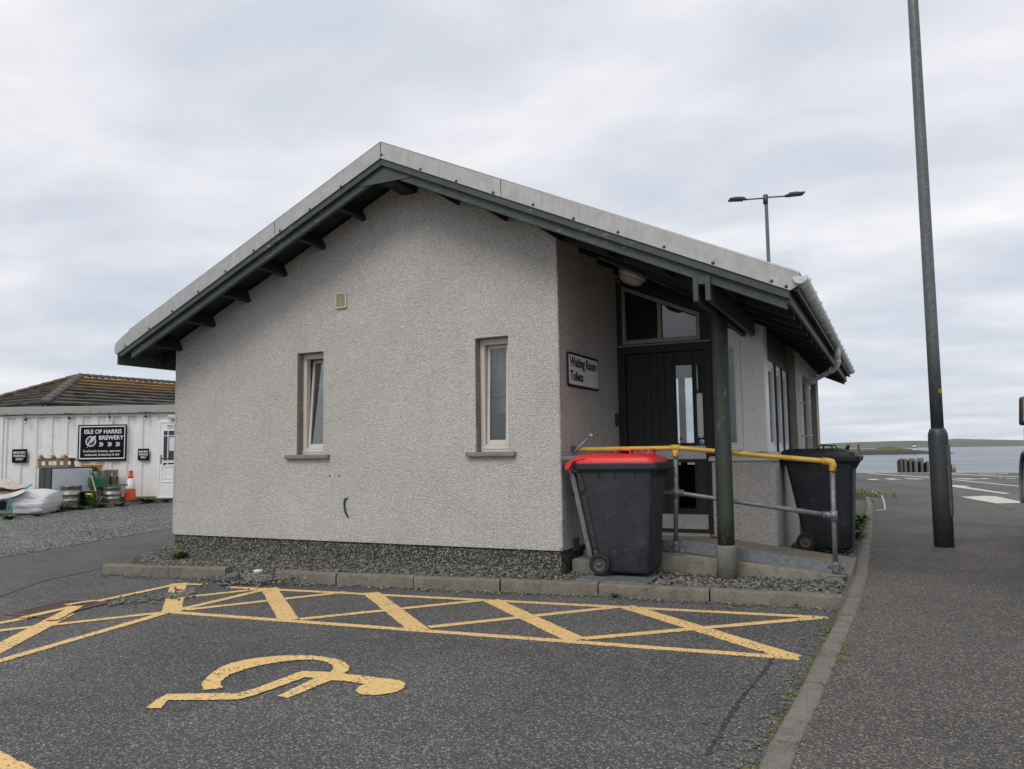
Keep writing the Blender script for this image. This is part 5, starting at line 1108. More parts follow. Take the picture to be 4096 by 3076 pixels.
for sx in (-1, 1):
    g_ = MB(); xg = lambda z: sx * ((1 - .16 * (z - 1.43) / 1.1) + .012)
    for ya, yb_, zb in ((2.35, 3.2, 1.58), (.5, 2.1, 1.6)):
        y2 = yb_ + (.30 if ya > 2 else 0); g_.add([(xg(zb), ya, zb), (xg(zb), y2, zb), (xg(2.25), y2 - (.52 if ya > 2 else 0), 2.25), (xg(2.25), ya, 2.25)], [(0, 1, 2, 3)])
    g_.build('side_window', simple('tinted_glass', (.015, .018, .02), .08), van)
    m_ = MB(); m_.box((sx * .96 - .02, 3.12, 1.52), (sx * 1.08, 3.18, 1.57)); ma = m_.build('mirror_arm', blk, van, bevel=.01)
    s0, s1 = sorted((sx * 1.0, sx * 1.215)); mh = loft(MB(), [[(x, y, z) for x, y, z in ((s0, 3.10, 1.42), (s1, 3.10, 1.42), (s1, 3.10, 1.72), (s0 + .03, 3.10, 1.72))], [(x, y, z) for x, y, z in ((s0, 3.16, 1.41), (s1, 3.16, 1.41), (s1, 3.16, 1.73), (s0 + .02, 3.16, 1.73))], [(x, y, z) for x, y, z in ((s0 + .05, 3.27, 1.46), (s1 - .05, 3.27, 1.46), (s1 - .05, 3.27, 1.68), (s0 + .06, 3.27, 1.68))]], False).build('mirror', simple('brown_black_mirror_shell', (.045, .035, .03), .4), van, bevel=.025, seg=2)
    MB().add([(s0 + .035, 3.094, 1.455), (s1 - .03, 3.094, 1.455), (s1 - .03, 3.094, 1.695), (s0 + .05, 3.094, 1.695)], [(0, 1, 2, 3)]).build('mirror_glass', simple('mirror_glass', (.5, .52, .55), .03, 1.0, var=.02), mh)
    MB().box((min(sx * .80, sx * .95), -.015, .95), (max(sx * .80, sx * .95), .01, 1.35)).build('tail_light', rd, van)
    MB().box((min(sx * .55, sx * .80), 5.26, .85), (max(sx * .55, sx * .80), 5.31, 1.02)).build('headlight', MT['glass_clear'], van)
MB().add([(-.85, 3.845, 1.53), (.85, 3.845, 1.53), (.78, 3.20, 2.42), (-.78, 3.20, 2.42)], [(0, 1, 2, 3)]).build('windscreen', simple('windscreen_glass', (.015, .018, .02), .06), van)
MB().box((-.95, -.10, .42), (.95, .02, .62)).build('rear_bumper', blk, van, bevel=.03)
MB().box((-.70, -.006, 1.6), (.70, .0, 2.2)).build('rear_window', simple('rear_glass', (.015, .018, .02), .06), van)

# ================================================================== BREWERY SHED AND CLUTTER
WD = 21.0
def za(x, y): return (x * .3255, 1480 + y * .3255)
def zb(x, y): return (x * .3255, 1760 + y * .3255)
OB = at(360, 1990, WD); OB.z = ground_z(OB.x, OB.y)
def bl(p): 
    d = Vector(p) - OB; return Vector((d.dot(HR), d.dot(HF), d.z))   # shed coordinates: along wall, away from camera, up
def W(u, d, z): return OB + HR * u + HF * d + Vector((0, 0, z))
shed = thing('container_shed', 'white corrugated steel container shed with grey fascia', 'shed', OB, -YAW)
def mk_white():
    M = Mat('white_painted_corrugation'); n = M.noise(5, 6, .65); c = M.ramp(n, [(.3, (.68, .675, .65)), (.7, (.80, .795, .78))])
    c = M.mix(M.ramp(stretchnoise(M, 3.2, (3, 3, .12), 6, .7), [(.56, 0.0), (.76, .55)]), c, (.40, .33, .22)); c = M.mix(M.ramp(M.noise(13, 6, .75, dist=.7), [(.66, 0.0), (.74, .6)]), c, (.22, .15, .09))
    M.set(c, .55).bump(M.noise(7, 3), .15, .01); return M.m
MT['corr'] = mk_white()
uL = bl(at(*za(8, 700), WD)).x; uR = uL + 7.6; zT = bl(at(300, 1655, WD)).z; fz0 = bl(at(350, 1655, WD)).z; fz1 = bl(at(350, 1624.5, WD)).z
b = MB(); u = uL; pr_ = []
while u < uR: pr_ += [(u, 0), (u + .17, 0), (u + .20, .035), (u + .37, .035)]; u += .40
pr_.append((u, 0)); n = len(pr_); z0_ = .03
b.add([(x, y, z0_) for x, y in pr_] + [(x, y, fz0 + .05) for x, y in pr_], [(i, i + 1, n + i + 1, n + i) for i in range(n - 1)])
uD0 = bl(at(*zb(1940, 400), WD)).x; uD1 = uD0 + .98
wl_ = b.build('wall', MT['corr'], shed, fix=False)
MB().box((uL + .02, .04, .0), (u, 6.0, fz0 + .1)).build('container_body', MT['corr'], shed)
MB().box((uL - .03, -.03, 0.0), (uL + .09, .05, fz0 + .02)).build('corner_post', MT['corr'], shed, bevel=.005)
MB().box((uL + .091, -.02, fz0 - .075), (u, .01, fz0 - .012)).build('top_rail', MT['corr'], shed, bevel=.004)
MB().box((uL + .091, -.01, .0), (u, .038, .07)).build('bottom_rail', simple('dirty_base_rail', (.14, .12, .10), .8), shed)
fs = simple('grey_fascia_metal', (.34, .34, .325), .5, .2, var=.06); um = bl(at(*za(1130, 500), WD)).x
for a, c in ((uL - .06, um - .002), (um + .002, u + .2)):
    fo = MB().box((a, -.09, fz0), (c, .2, fz1)).build('fascia', fs, shed, bevel=.005); x = a + .25
    while x < c - .1: MB().lathe([(.016, 0), (.012, .008), (0, .009)], (x, -.09, fz0 + .03), 8, (0, -1, 0)).build('screw', MT['galv_pole'], fo); x += .52
MB().box((uL - .06, .2, fz1 - .06), (u + .2, 6, fz1 - .02)).build('roof', fs, shed)
# door of the shed
dz0 = bl(at(*zb(1950, 700), WD)).z; dz1 = bl(at(*za(1950, 625), WD)).z; up = MT['upvc']
ring(MB(), uD0, uD1, dz0 - .03, dz1, -.07, .02, .07, .07, .05, .07).build('door_frame', up, shed, bevel=.006)
gx0 = bl(at(*za(2012, 800), WD)).x; gz1 = bl(at(*za(2050, 735), WD)).z; gz0 = bl(at(*zb(2050, 330), WD)).z; gx1 = uD1 - (gx0 - uD0)
dd_ = MB(); dd_.box((uD0 + .07, -.06, dz0 + .02), (gx0, -.015, dz1 - .07)); dd_.box((gx1, -.06, dz0 + .02), (uD1 - .07, -.015, dz1 - .07)); dd_.box((gx0, -.06, gz1), (gx1, -.015, dz1 - .07)); dd_.box((gx0, -.06, dz0 + .02), (gx1, -.015, gz0))
sdoor = dd_.build('door', up, shed)
ring(MB(), gx0, gx1, gz0, gz1, -.075, -.02, .03, .03, .03, .03).box((gx0 + .135, -.07, gz0 + .03), (gx0 + .155, -.03, gz1 - .03)).box((gx1 - .155, -.07, gz0 + .03), (gx1 - .135, -.03, gz1 - .03)).box((gx0 + .03, -.07, gz1 - .17), (gx1 - .03, -.03, gz1 - .15)).box((gx0 + .03, -.07, gz0 + .15), (gx1 - .03, -.03, gz0 + .17)).build('glazing_bar', up, sdoor)
MB().box((gx0 + .03, -.04, gz0 + .03), (gx1 - .03, -.03, gz1 - .03)).build('pane', simple('dark_door_glass', (.03, .04, .05), .08), sdoor)
MB().box((gx0 + .17, -.046, gz0 + .42), (gx0 + .36, -.042, gz1 - .19)).build('notice_paper', simple('white_paper', (.62, .66, .74), .8), sdoor)
pz0, pz1 = dz0 + .38, dz0 + .92; ring(MB(), gx0 - .02, gx1 + .02, pz0, pz1, -.072, -.055, .03, .03, .03, .03).build('moulded_panel', up, sdoor, bevel=.006)
ring(MB(), gx0 + .07, gx1 - .07, pz0 + .09, pz1 - .08, -.070, -.055, .02, .02, .02, .02).build('moulded_panel', up, sdoor, bevel=.005)
hx = uD0 + .11; hz0, hz1 = bl(at(*zb(1950, 292), WD)).z, bl(at(*zb(1950, 183), WD)).z
ha = MB().box((hx - .02, -.075, hz0), (hx + .02, -.06, hz1)).build('handle_plate', MT['galv_pole'], sdoor); MB().tube([(hx, -.09, hz1 - .09), (hx + .19, -.10, hz1 - .09)], .011, 8).build('handle', MT['galv_pole'], ha)
nb = thing('door_notice', 'small white notice reading Staff only above the shed door glass', 'notice', W(gx0 + .13, -.078, gz1 + .045), -YAW)
MB().box((-.02, -.003, 0), (.36, .002, .10)).build('card', wt, nb); lettering('lettering', 'Staff only', .07, MT['sign_black'], nb, (.0, -.005, .028), (1, 0, 0), (0, 0, 1), .001, .0005)
# signs on the shed
def board(label, x0, y0, x1, y1, dep, name='brewery_sign'):
    a, c = at(x0, y0, dep), at(x1, y1, dep); lo = bl(a); hi = bl(c); t = thing(name, label, 'sign', W(lo.x, lo.y, hi.z), -YAW); return t, hi.x - lo.x, lo.z - hi.z
BD = WD - .045
t, bw, bh = board('large black sign with white compass emblem reading Isle of Harris Brewery', 314, 1700, 505, 1842, BD)
sb_ = simple('sign_panel_black', (.005, .007, .010), .8, spec=.15); sw = simple('sign_print_white', (.66, .68, .70), .6, var=.05)
MB().box((0, -.012, 0), (bw, .0, bh)).build('panel', sb_, t, bevel=.003)
ring(MB(), .04, bw - .04, .05, bh - .035, -.0145, -.012, .032, .022, .03, .028).build('white_border', sw, t)
for fx in (.02, .35, .65, .98):
    for fzz in (.035, .965): MB().lathe([(.009, 0), (.006, .005), (0, .006)], (bw * fx, -.0145, bh * fzz), 8, (0, -1, 0)).build('screw', MT['galv_pole'], t)
def tx(s_, size, x, z, al='LEFT', th=.0, sx=1.0, m=sw, sp=1.0): return lettering('lettering', s_, size, m, t, (x, -.014, z), (1, 0, 0), (0, 0, 1), th, .001, al, sx, sp)
tx('ISLE OF HARRIS', .150, bw * .125, bh * .755, th=.004, sx=.95, sp=1.02); tx('BREWERY', .150, bw * .43, bh * .585, th=.004, sx=.95, sp=1.04)
tx('Small batch brewery, taproom,', .082, bw * .50, bh * .245, 'CENTER', .0012, .97); tx('restaurant, bottleshop & deli', .082, bw * .50, bh * .145, 'CENTER', .0012, .97)
for gx in (.46, .635, .80):
    cb = MB()
    for k in range(3):
        x = bw * gx + k * .034; z = bh * .455; h_ = .055; cb.prism([(x - .03, -.0140, z + h_), (x - .008, -.0140, z + h_), (x + .022, -.0140, z), (x - .008, -.0140, z - h_), (x - .03, -.0140, z - h_), (x, -.0140, z)], (0, -.0012, 0))
    cb.build('chevrons', sw, t)
em = MB(); ex, ez, er = bw * .27, bh * .54, .135
for i in range(40):
    a, c = i * 6.2832 / 40, (i + 1) * 6.2832 / 40; f3 = lambda an, r_: (ex + r_ * math.cos(an), -.0150, ez + r_ * math.sin(an))
    em.add([f3(a, er * .82), f3(c, er * .82), f3(c, er * 1.02), f3(a, er * 1.02)], [(0, 1, 2, 3)])
for k in range(8):
    a = k * math.pi / 4; R1 = er * (1.32 if k % 2 == 0 else 1.08); c_, s2 = math.cos(a), math.sin(a); em.add([(ex - s2 * .006, -.0155, ez + c_ * .006), (ex + s2 * .006, -.0155, ez - c_ * .006), (ex + c_ * R1, -.0155, ez + s2 * R1)], [(0, 1, 2)])
for (x, z, r_) in ((.03, .055, .035), (.07, .085, .03), (.11, .12, .028), (.0, .02, .028), (-.05, -.05, .026), (-.075, -.085, .02), (-.09, -.15, .014), (.055, .035, .025)):
    em.add([(ex + x + r_ * math.cos(i * .9 + x * 40) * random.uniform(.7, 1.2), -.0160, ez + z + r_ * math.sin(i * .9 + x * 40) * random.uniform(.7, 1.2)) for i in range(7)], [tuple(range(7))])
em.build('compass_emblem', sw, t, fix=False)
for lab, x0, y0, x1, y1 in (('small black Brewery Parking Only sign on the wall above the bulk bag', 49.5, 1797, 108, 1850.5), ('small black Brewery Parking Only sign beside the shed door', 552, 1795, 596.5, 1841)):
    t, bw, bh = board(lab, x0, y0, x1, y1, BD, 'parking_sign'); MB().box((0, -.008, 0), (bw, 0, bh)).build('panel', sb_, t, bevel=.003); sz = bh * .235
    for i, s_ in enumerate(('BREWERY', 'PARKING', 'ONLY')): lettering('lettering', s_, sz, sw, t, (bw / 2, -.010, bh * (.665 - .24 * i)), (1, 0, 0), (0, 0, 1), .0022, .0008, 'CENTER', .80 * bw / bh)
    for fx in (.06, .94):
        for fzz in (.07, .93): MB().lathe([(.007, 0), (.005, .004), (0, .005)], (bw * fx, -.008, bh * fzz), 8, (0, -1, 0)).build('screw', MT['galv_pole'], t)
# festoon lights: cable with lampholders
BU = [(103.5, 1660, 1686), (277, 1656, 1681), (439, 1655, 1676), (583, 1651, 1673)]
f0 = bl(at(0, 1660, WD - .12)); ft = thing('festoon_lights', 'black festoon cable with clear bulbs slung under the grey fascia', 'string lights', W(f0.x, f0.y, f0.z - .3), -YAW); fo_ = Vector((f0.x, f0.y, f0.z - .3))
P = []; xs_ = [-60] + [q[0] for q in BU] + [760]; ys_ = [1664] + [q[1] - 2 for q in BU] + [1650]
for (xa, xb_, ya, yb_) in zip(xs_, xs_[1:], ys_, ys_[1:]):
    for k in range(8): s2 = k / 8; P.append(bl(at(xa + (xb_ - xa) * s2, ya + (yb_ - ya) * s2 + 5 * 4 * s2 * (1 - s2) * .55, WD - .12)) - fo_)
MB().tube(P, .012, 6).build('cable', MT['black_plastic'], ft)
blb = simple('clear_bulb', (.62, .60, .55), .15)
for x, ya, yb_ in BU:
    a, c = bl(at(x, ya, WD - .12)) - fo_, bl(at(x - 1, yb_, WD - .12)) - fo_; d = (c - a); L3 = d.length; hq = MB(); hq.tube([a, a + d * .45], .008, 6); hq.lathe([(.02, L3 * .45), (.034, L3 * .5), (.034, L3 * .85), (.028, L3 * .92)], a, 10, d); lh = hq.build('lampholder', MT['black_plastic'], ft)
    MB().lathe([(.026, L3 * .92), (.032, L3 * 1.08), (.03, L3 * 1.25), (.016, L3 * 1.38), (0, L3 * 1.40)], a, 12, d).build('bulb', blb, ft)
q = bl(at(*za(2090, 583), WD)); fl_ = thing('wall_light', 'beige box light fixed above the shed door', 'light', W(q.x, -.04, q.z), -YAW); MB().box((0, -.12, -.05), (.42, .0, .06)).build('case', bg_ if False else simple('cream_light_case', (.50, .48, .40), .5), fl_, bevel=.02, seg=2); MB().box((.02, -.14, -.045), (.40, -.118, .03)).build('diffuser', dm, fl_, bevel=.008)

# house with hipped tiled roof behind the shed -----------------------------------------------------
zB = 29.5; Bp = at(317, 1509, zB); r2 = Vector((.51, .86)).normalized(); rdir = HR * r2.x + HF * r2.y; ldir = HR * -r2.y + HF * r2.x; wv = 2.85
Ap = Bp - rdir * wv - ldir * wv; zE = at(160, 1617, depth_of(Ap)).z; Ap.z = zE; rise = Bp.z - zE
hs = thing('tiled_roof_house', 'house with lichen-stained hipped tile roof behind the container shed', 'house', (Ap.x, Ap.y, ground_z(Ap.x, Ap.y) - .5)); ho2 = hs.location
Lh = 11.0; A1 = Ap + rdir * Lh; D1 = Ap + ldir * 2 * wv; Rg = Ap + rdir * (Lh - wv) + ldir * wv; Rg.z = Bp.z; C1 = A1 + ldir * 2 * wv
up1 = Vector((0, 0, 1)); ins = (rdir + ldir) * .35; wm = simple('house_white_render', (.5, .49, .46), .9)
q = [Ap + ins, A1 - rdir * .35 + ldir * .35, C1 - (rdir + ldir) * .35, D1 + rdir * .35 - ldir * .35]; gz_ = ho2.z
MB(ho2).hexa([Vector((p.x, p.y, gz_)) for p in q] + [Vector((p.x, p.y, zE - .05)) for p in q]).build('wall', wm, hs)
dk = simple('dark_roof_underlay', (.03, .028, .026), .9)
b = MB(ho2); dz = Vector((0, 0, -.05)); b.add([Ap + dz, A1 + dz, C1 + dz, D1 + dz, Bp + dz, Rg + dz], [(0, 1, 5, 4), (1, 2, 5), (2, 3, 4, 5), (3, 0, 4), (0, 3, 2, 1)]); rf = b.build('roof', dk, hs)
def mk_tile():
    M = Mat('lichened_roof_tile'); oi = N(M.t, 'ShaderNodeObjectInfo').outputs['Random']; c = M.ramp(oi, [(0, (.055, .05, .042)), (.6, (.085, .076, .062)), (1, (.12, .105, .08))])
    P = M.world(); sp3 = N(M.t, 'ShaderNodeSeparateXYZ'); M.L(P, sp3.inputs[0])
    hgt = M.math('SUBTRACT', sp3.outputs[2], zE); hgt = M.math('DIVIDE', hgt, rise)
    k = M.math('ADD', M.math('MULTIPLY', hgt, .55), M.math('MULTIPLY', M.noise(1.1, 6, .7, stretch=(1, 1, 2)), .75)); k = M.ramp(k, [(.66, 0.0), (.92, .8)])
    M.set(M.mix(k, c, (.27, .145, .03)), .9).bump(M.noise(30, 4), .3, .01); return M.m
MT['tile'] = mk_tile(); NC = 9
sl_len = math.hypot(wv, rise); ch = sl_len / NC
def face_tiles(orig, along, up_h, trim0, Lface, tw):
    """tiles course by course: orig eaves corner, along the eaves, up_h horizontal direction up the slope; trim0: hip at the start of the course"""
    sv = (up_h * wv + Vector((0, 0, rise))).normalized(); nn = along.cross(sv).normalized()
    if nn.z < 0: nn = -nn
    cache = {}
    for c in range(NC):
        s0 = c * ch; st = wv * c / NC; en = Lface - (wv * c / NC if trim0 == 2 else 0); x = st + (tw * .5 if c % 2 else 0)
        x = st
        first = True
        while x < en - .02:
            w_ = min(tw if not (first and c % 2) else tw * .5, en - x); first = False; key = round(w_, 3)
            if key not in cache:
                b = MB(); o_ = Vector(); a2 = along * (w_ - .008); s2 = sv * (ch * 1.12)
                b.hexa([o_ + nn * .02, o_ + a2 + nn * .02, o_ + a2 + s2 - nn * .015, o_ + s2 - nn * .015, o_ + nn * .095, o_ + a2 + nn * .095, o_ + a2 + s2 + nn * .01, o_ + s2 + nn * .01]); me = b.mesh('tile'); me.materials.append(MT['tile']); cache[key] = me
            ob = link('tile', cache[key], None, rf); p = orig + along * x + sv * s0 + nn * random.uniform(-.004, .008); ob.location = p - ho2; x += w_
face_tiles(Ap, rdir, ldir, 1, 8.6, .42); face_tiles(Ap, ldir, rdir, 2, 2 * wv, .42)
rt_ = simple('brown_ridge_tile', (.105, .075, .06), .9, var=.3, scale=9); rt2 = simple('grey_hip_tile', (.105, .098, .085), .9, var=.25, scale=9)
def ridge_run(a, c, mat, n):
    d = (c - a) / n
    for i in range(n):
        p = a + d * i; b = MB(ho2); t_ = d.normalized(); sd3 = t_.cross(up1).normalized(); u3 = sd3.cross(t_); P0 = []
        for e0 in (p, p + d * 1.04):
            k_ = .02 if e0 is p else 0
            P0.append([e0 + sd3 * (.15 * math.cos(R(an))) + u3 * (.10 * math.sin(R(an)) + .04 + k_) for an in range(0, 181, 30)])
        m_ = len(P0[0]); b.add(P0[0] + P0[1], [(j, j + 1, m_ + j + 1, m_ + j) for j in range(m_ - 1)], True); b.add(P0[0], [tuple(range(m_))]); b.build('ridge_tile', mat, rf, fix=False)
ridge_run(Ap, Bp, rt2, 9); ridge_run(D1, Bp, rt_, 10); ridge_run(Bp, Rg, rt_, 20)
MB(ho2).tube([Ap + Vector((0, 0, -.06)), Ap + rdir * 8.6 + Vector((0, 0, -.06))], .06, 8).build('gutter', MT['black_plastic'], hs); MB(ho2).tube([Ap + Vector((0, 0, -.06)), D1 + Vector((0, 0, -.06))], .06, 8).build('gutter', MT['black_plastic'], hs)

# ------------------------------------------------------------ clutter
def gbase(x, y, d):
    p = at(x, y, d); return Vector((p.x, p.y, ground_z(p.x, p.y) + .01))
def S(d): return d / FPX * .3255            # metres per zoomed pixel at depth d
def ctr(x, d): return gbase(*zb(x, 700), d)
# bulk bag
d = 18.6; k = S(d); bb0 = ctr(255, d); bagm = Mat('woven_white_polypropylene')
wv_ = bagm.noise(2.2, 6, .65, stretch=(1, 1, 3.5)); bagm.set(bagm.mix(bagm.ramp(bagm.noise(4, 6, .7, dist=.8), [(.55, 0.0), (.78, .5)]), bagm.ramp(wv_, [(.3, (.50, .51, .52)), (.7, (.66, .67, .68))]), (.36, .33, .28)), .6); bagm.bump(bagm.noise(9, 6, .6, stretch=(.35, .35, 3), dist=.5), .9, .05)
bag = thing('bulk_bag', 'collapsed white woven bulk bag with teal straps slumped on the gravel', 'bulk bag', bb0, -YAW)
b = MB(); bm = bmesh.new(); bmesh.ops.create_cube(bm, size=1); bmesh.ops.subdivide_edges(bm, edges=bm.edges, cuts=14, use_grid_fill=True)
XL_, XR_ = -1.35, (640 - 255) * k
for v in bm.verts:
    u_, w__, h_ = v.co.x + .5, v.co.y + .5, v.co.z + .5
    top = .60 - .05 * u_ - .10 * sstep(.55, 1, u_) - .22 * sstep(.5, 0.0, w__) * .6 + .05 * math.sin(u_ * 9) * w__
    x = XL_ + (XR_ - XL_) * u_; y = -.40 + .72 * w__; z = top * h_
    bul = .05 * math.sin(math.pi * h_); x += bul * (1 if u_ > .5 else -1) * abs(u_ - .5) * 2; y += bul * (1 if w__ > .5 else -1) * abs(w__ - .5) * 2
    ns = noise.fractal((x * 2.6, y * 2.6, z * 7 + 3), 1.0, 2.0, 4) * .035 + .012 * math.sin(z * 42 + 3 * noise.noise((x * 2, y * 2, 0))) * (h_ < .95)
    v.co = Vector((x, y + (-ns if w__ < .1 else ns), max(0, z + (ns if h_ > .9 else ns * .3))))
for f in bm.faces: f.smooth = True
me = bpy.data.meshes.new('sack'); bm.to_mesh(me); bm.free(); link('sack', me, bagm.m, bag)
cream = simple('cream_canvas', (.46, .42, .34), .85, var=.2, scale=5); brown = simple('brown_liner', (.22, .13, .08), .85, var=.3, scale=6)
def sheetmesh(nm, P, mat, par, n=16, amp=.03):
    b = MB()
    for i in range(n + 1):
        for j in range(n + 1):
            s2, t2 = i / n, j / n; p = Vector(P[0]).lerp(Vector(P[1]), s2).lerp(Vector(P[3]).lerp(Vector(P[2]), s2), t2)
            b.v.append(p + Vector((0, 0, amp * noise.fractal((p.x * 4, p.y * 4, p.z * 4), 1, 2, 4) + amp * .8 * math.sin(p.x * 11 + p.y * 5))))
    for i in range(n):
        for j in range(n): a = i * (n + 1) + j; b.f.append((a, a + 1, a + n + 2, a + n + 1)); b.sm.append(True)
    o_ = b.build(nm, mat, par, fix=False); sol = o_.modifiers.new('solid', 'SOLIDIFY'); sol.thickness = .006; return o_
def q3(x, y, dd=0): v = at(*zb(x, y), d + dd) - bb0; return Vector((v.dot(HR), v.dot(HF), v.z))
sheetmesh('flap', [q3(-160, 600, -.35), q3(330, 600, -.30), q3(130, 478, .25), q3(-160, 500, .3)], cream, bag)
sheetmesh('liner', [q3(-120, 735, -.50), q3(300, 612, -.42), q3(330, 590, -.1), q3(-120, 620, -.1)], brown, bag, 12, .02)
sheetmesh('flap', [q3(-120, 700, -.54), q3(360, 600, -.40), q3(280, 655, -.52), q3(-120, 775, -.58)], bagm.m, bag, 12, .02)
teal = simple('teal_webbing', (.05, .22, .26), .8, var=.2)
def strap(P): 
    for a, c in zip(P, P[1:]): 
        dv = (c - a); sdv = Vector((dv.z, 0, -dv.x)).normalized() * .020; MBs = MB().hexa([a - sdv, c - sdv, c + sdv, a + sdv, a - sdv + Vector((0, -.012, .004)), c - sdv + Vector((0, -.012, .004)), c + sdv + Vector((0, -.012, .004)), a + sdv + Vector((0, -.012, .004))]); MBs.build('strap', teal, bag)
strap([q3(395, 545, -.30), q3(345, 575, -.42), q3(315, 605, -.50)]); strap([q3(125, 705, -.60), q3(135, 760, -.62), q3(100, 810, -.62), q3(88, 850, -.62)]); strap([q3(140, 720, -.6), q3(128, 790, -.62), q3(150, 880, -.60)])
a, c = q3(-90, 875, -.57), q3(68, 745, -.57); MB().prism([(a.x, a.y, c.z - .05), (c.x - .04, a.y, c.z), (c.x, a.y, c.z - .03), (c.x + .03, a.y, a.z + .04), (a.x, a.y, a.z)], (0, .03, 0)).build('black_print', sb_, bag)
lettering('lettering', 'ip', .21, sw, bag, (q3(6, 0).x, a.y - .003, q3(0, 838).z), (1, 0, 0), (0, 0, 1), .004, .001)
# display cabinet, dolly
d = 19.55; A3 = gbase(*zb(615, 690), d); ang = R(48)
cb_ = thing('display_cabinet', 'black cabinet with pale glazed front standing askew against the shed', 'cabinet', A3, -YAW + R(47))
k = S(d); H_ = at(*zb(615, 342), d).z - A3.z; fl1, fl2 = .98, .92
MB().box((0, 0, 0), (fl1, fl2, H_)).build('case', simple('black_cabinet', (.018, .02, .021), .45, var=.2), cb_, bevel=.008)
MB().box((.035, -.012, .05), (fl1 - .035, .002, H_ - .03)).build('front_panel', simple('pale_grey_glass_front', (.50, .535, .58), .25, var=.12, scale=2.5), cb_, bevel=.004)
MB().box((-.006, .45, .03), (.002, .49, H_ - .03)).build('side_strip', MT['black_plastic'], cb_)
zt_ = A3.z + H_
dm_ = 20.05; u_ = at(*zb(700, 320), dm_); dl_ = thing('castor_dolly', 'rough timber dolly lying upside down with castors up on the cabinet', 'dolly', (u_.x, u_.y, zt_ + .01), -YAW + R(8))
wd_ = simple('rough_pine', (.23, .155, .095), .85, var=.3, scale=8); k = S(dm_); hw2, hz2 = 165 * k, 105 * k
for y in (-.20, .20):
    MB().box((-hw2, y - .02, 0), (hw2, y + .02, .05)).build('bearer', wd_, dl_); MB().box((-hw2 * 1.1, y - .02, hz2 - .07), (hw2 * 1.1, y + .02, hz2 - .01)).build('bearer', wd_, dl_)
    for x in (-hw2 + .03, hw2 * .35, hw2 - .04): MB().box((x - .04, y - .035, 0), (x + .04, y - .021, hz2)).build('upright', wd_, dl_)
for x in (-hw2, -.1, .15, hw2 - .1): MB().box((x, -.24, hz2 - .01), (x + .09, .24, hz2 + .012)).build('slat', wd_, dl_)
MB().box((-hw2 * 1.15, -.26, -.012), (hw2 * 1.3, .26, .004)).build('board', wd_, dl_)
cw = simple('cream_nylon_wheel', (.55, .48, .36), .5); rs_ = MT['rust']
for x, y in ((548, -.2), (685, -.2), (727, .2), (820, -.2)):
    xx = (x - 700) * k; zc = hz2 + .07; w3 = MB().lathe([(.02, -.02), (.055, -.02), (.06, -.01), (.06, .01), (.055, .02), (.02, .02)], (xx, y, zc), 16, (.3, 1, 0)).build('castor_wheel', cw, dl_); MB().prism([(xx + .02, y - .03, zc - .075), (xx + .10, y - .03, zc - .075), (xx + .03, y - .03, zc + .02), (xx - .01, y - .03, zc + .01)], (0, .06, 0)).build('castor_fork', rs_, dl_)
# kegs
def mk_keg_m():
    M = Mat('dull_stainless_keg'); n = M.noise(9, 5); c = M.ramp(n, [(.3, (.22, .215, .205)), (.7, (.38, .375, .36))]); c = M.mix(M.ramp(stretchnoise(M, 7, (1, 1, .4), 6, .7), [(.55, 0), (.75, .5)]), c, (.22, .18, .15)); M.set(c, .38, .75); return M.m
kg = mk_keg_m()
def keg(label, x, d, rw, hh_):
    b0 = ctr(x, d); t = thing('beer_keg', label, 'keg', b0, random.uniform(-1, 1) - YAW, 'beer kegs by the shed wall'); r_ = rw; H3 = hh_
    t.rotation_euler = (0, 0, -YAW)
    pr = [(r_ * .93, 0), (r_ * .97, H3 * .03), (r_ * .95, H3 * .10), (r_ * .98, H3 * .16), (r_ * .97, H3 * .26), (r_ * 1.02, H3 * .29), (r_ * 1.02, H3 * .31), (r_ * .97, H3 * .34), (r_ * .97, H3 * .54), (r_ * 1.02, H3 * .57), (r_ * 1.02, H3 * .59), (r_ * .97, H3 * .62), (r_ * .975, H3 * .74), (r_ * .90, H3 * .80), (r_ * .93, H3 * .82), (r_ * .95, H3 * .97), (r_ * .97, H3 * 1.0), (r_ * .93, H3 * 1.0), (r_ * .90, H3 * .84), (r_ * .5, H3 * .86), (0, H3 * .87)]
    MB().lathe(pr, (0, 0, 0), 32).build('shell', kg, t)
    for a in (-62, 118):
        c_, s2 = math.cos(R(a)), math.sin(R(a)); c0 = Vector((c_ * r_ * .955, s2 * r_ * .955, H3 * .90)); tt = Vector((-s2, c_, 0)); b = MB(); P = [c0 + tt * (r_ * .27 * math.cos(q)) + Vector((0, 0, H3 * .035 * math.sin(q))) for q in [i * .5236 for i in range(12)]]; b.prism([p - Vector((c_, s2, 0)) * .03 for p in P], Vector((c_, s2, 0)) * .036); b.build('hand_hole', MT['black_plastic'], t)
    MB().lathe([(.04, H3 * .86), (.04, H3 * .93), (0, H3 * .93)], (0, 0, 0), 12).build('valve', MT['galv_pole'], t)
    return t
keg('wide dull steel keg standing alone in front of the black cabinet', 873, 19.6, 125 * S(19.6), 258 * S(19.6))
keg('steel keg half hidden behind the black tub', 1195, 20.3, 88 * S(20.3), 190 * S(20.3))
keg('ribbed steel keg with a green tray across its top', 1379, 20.2, 101 * S(20.2), 190 * S(20.2))
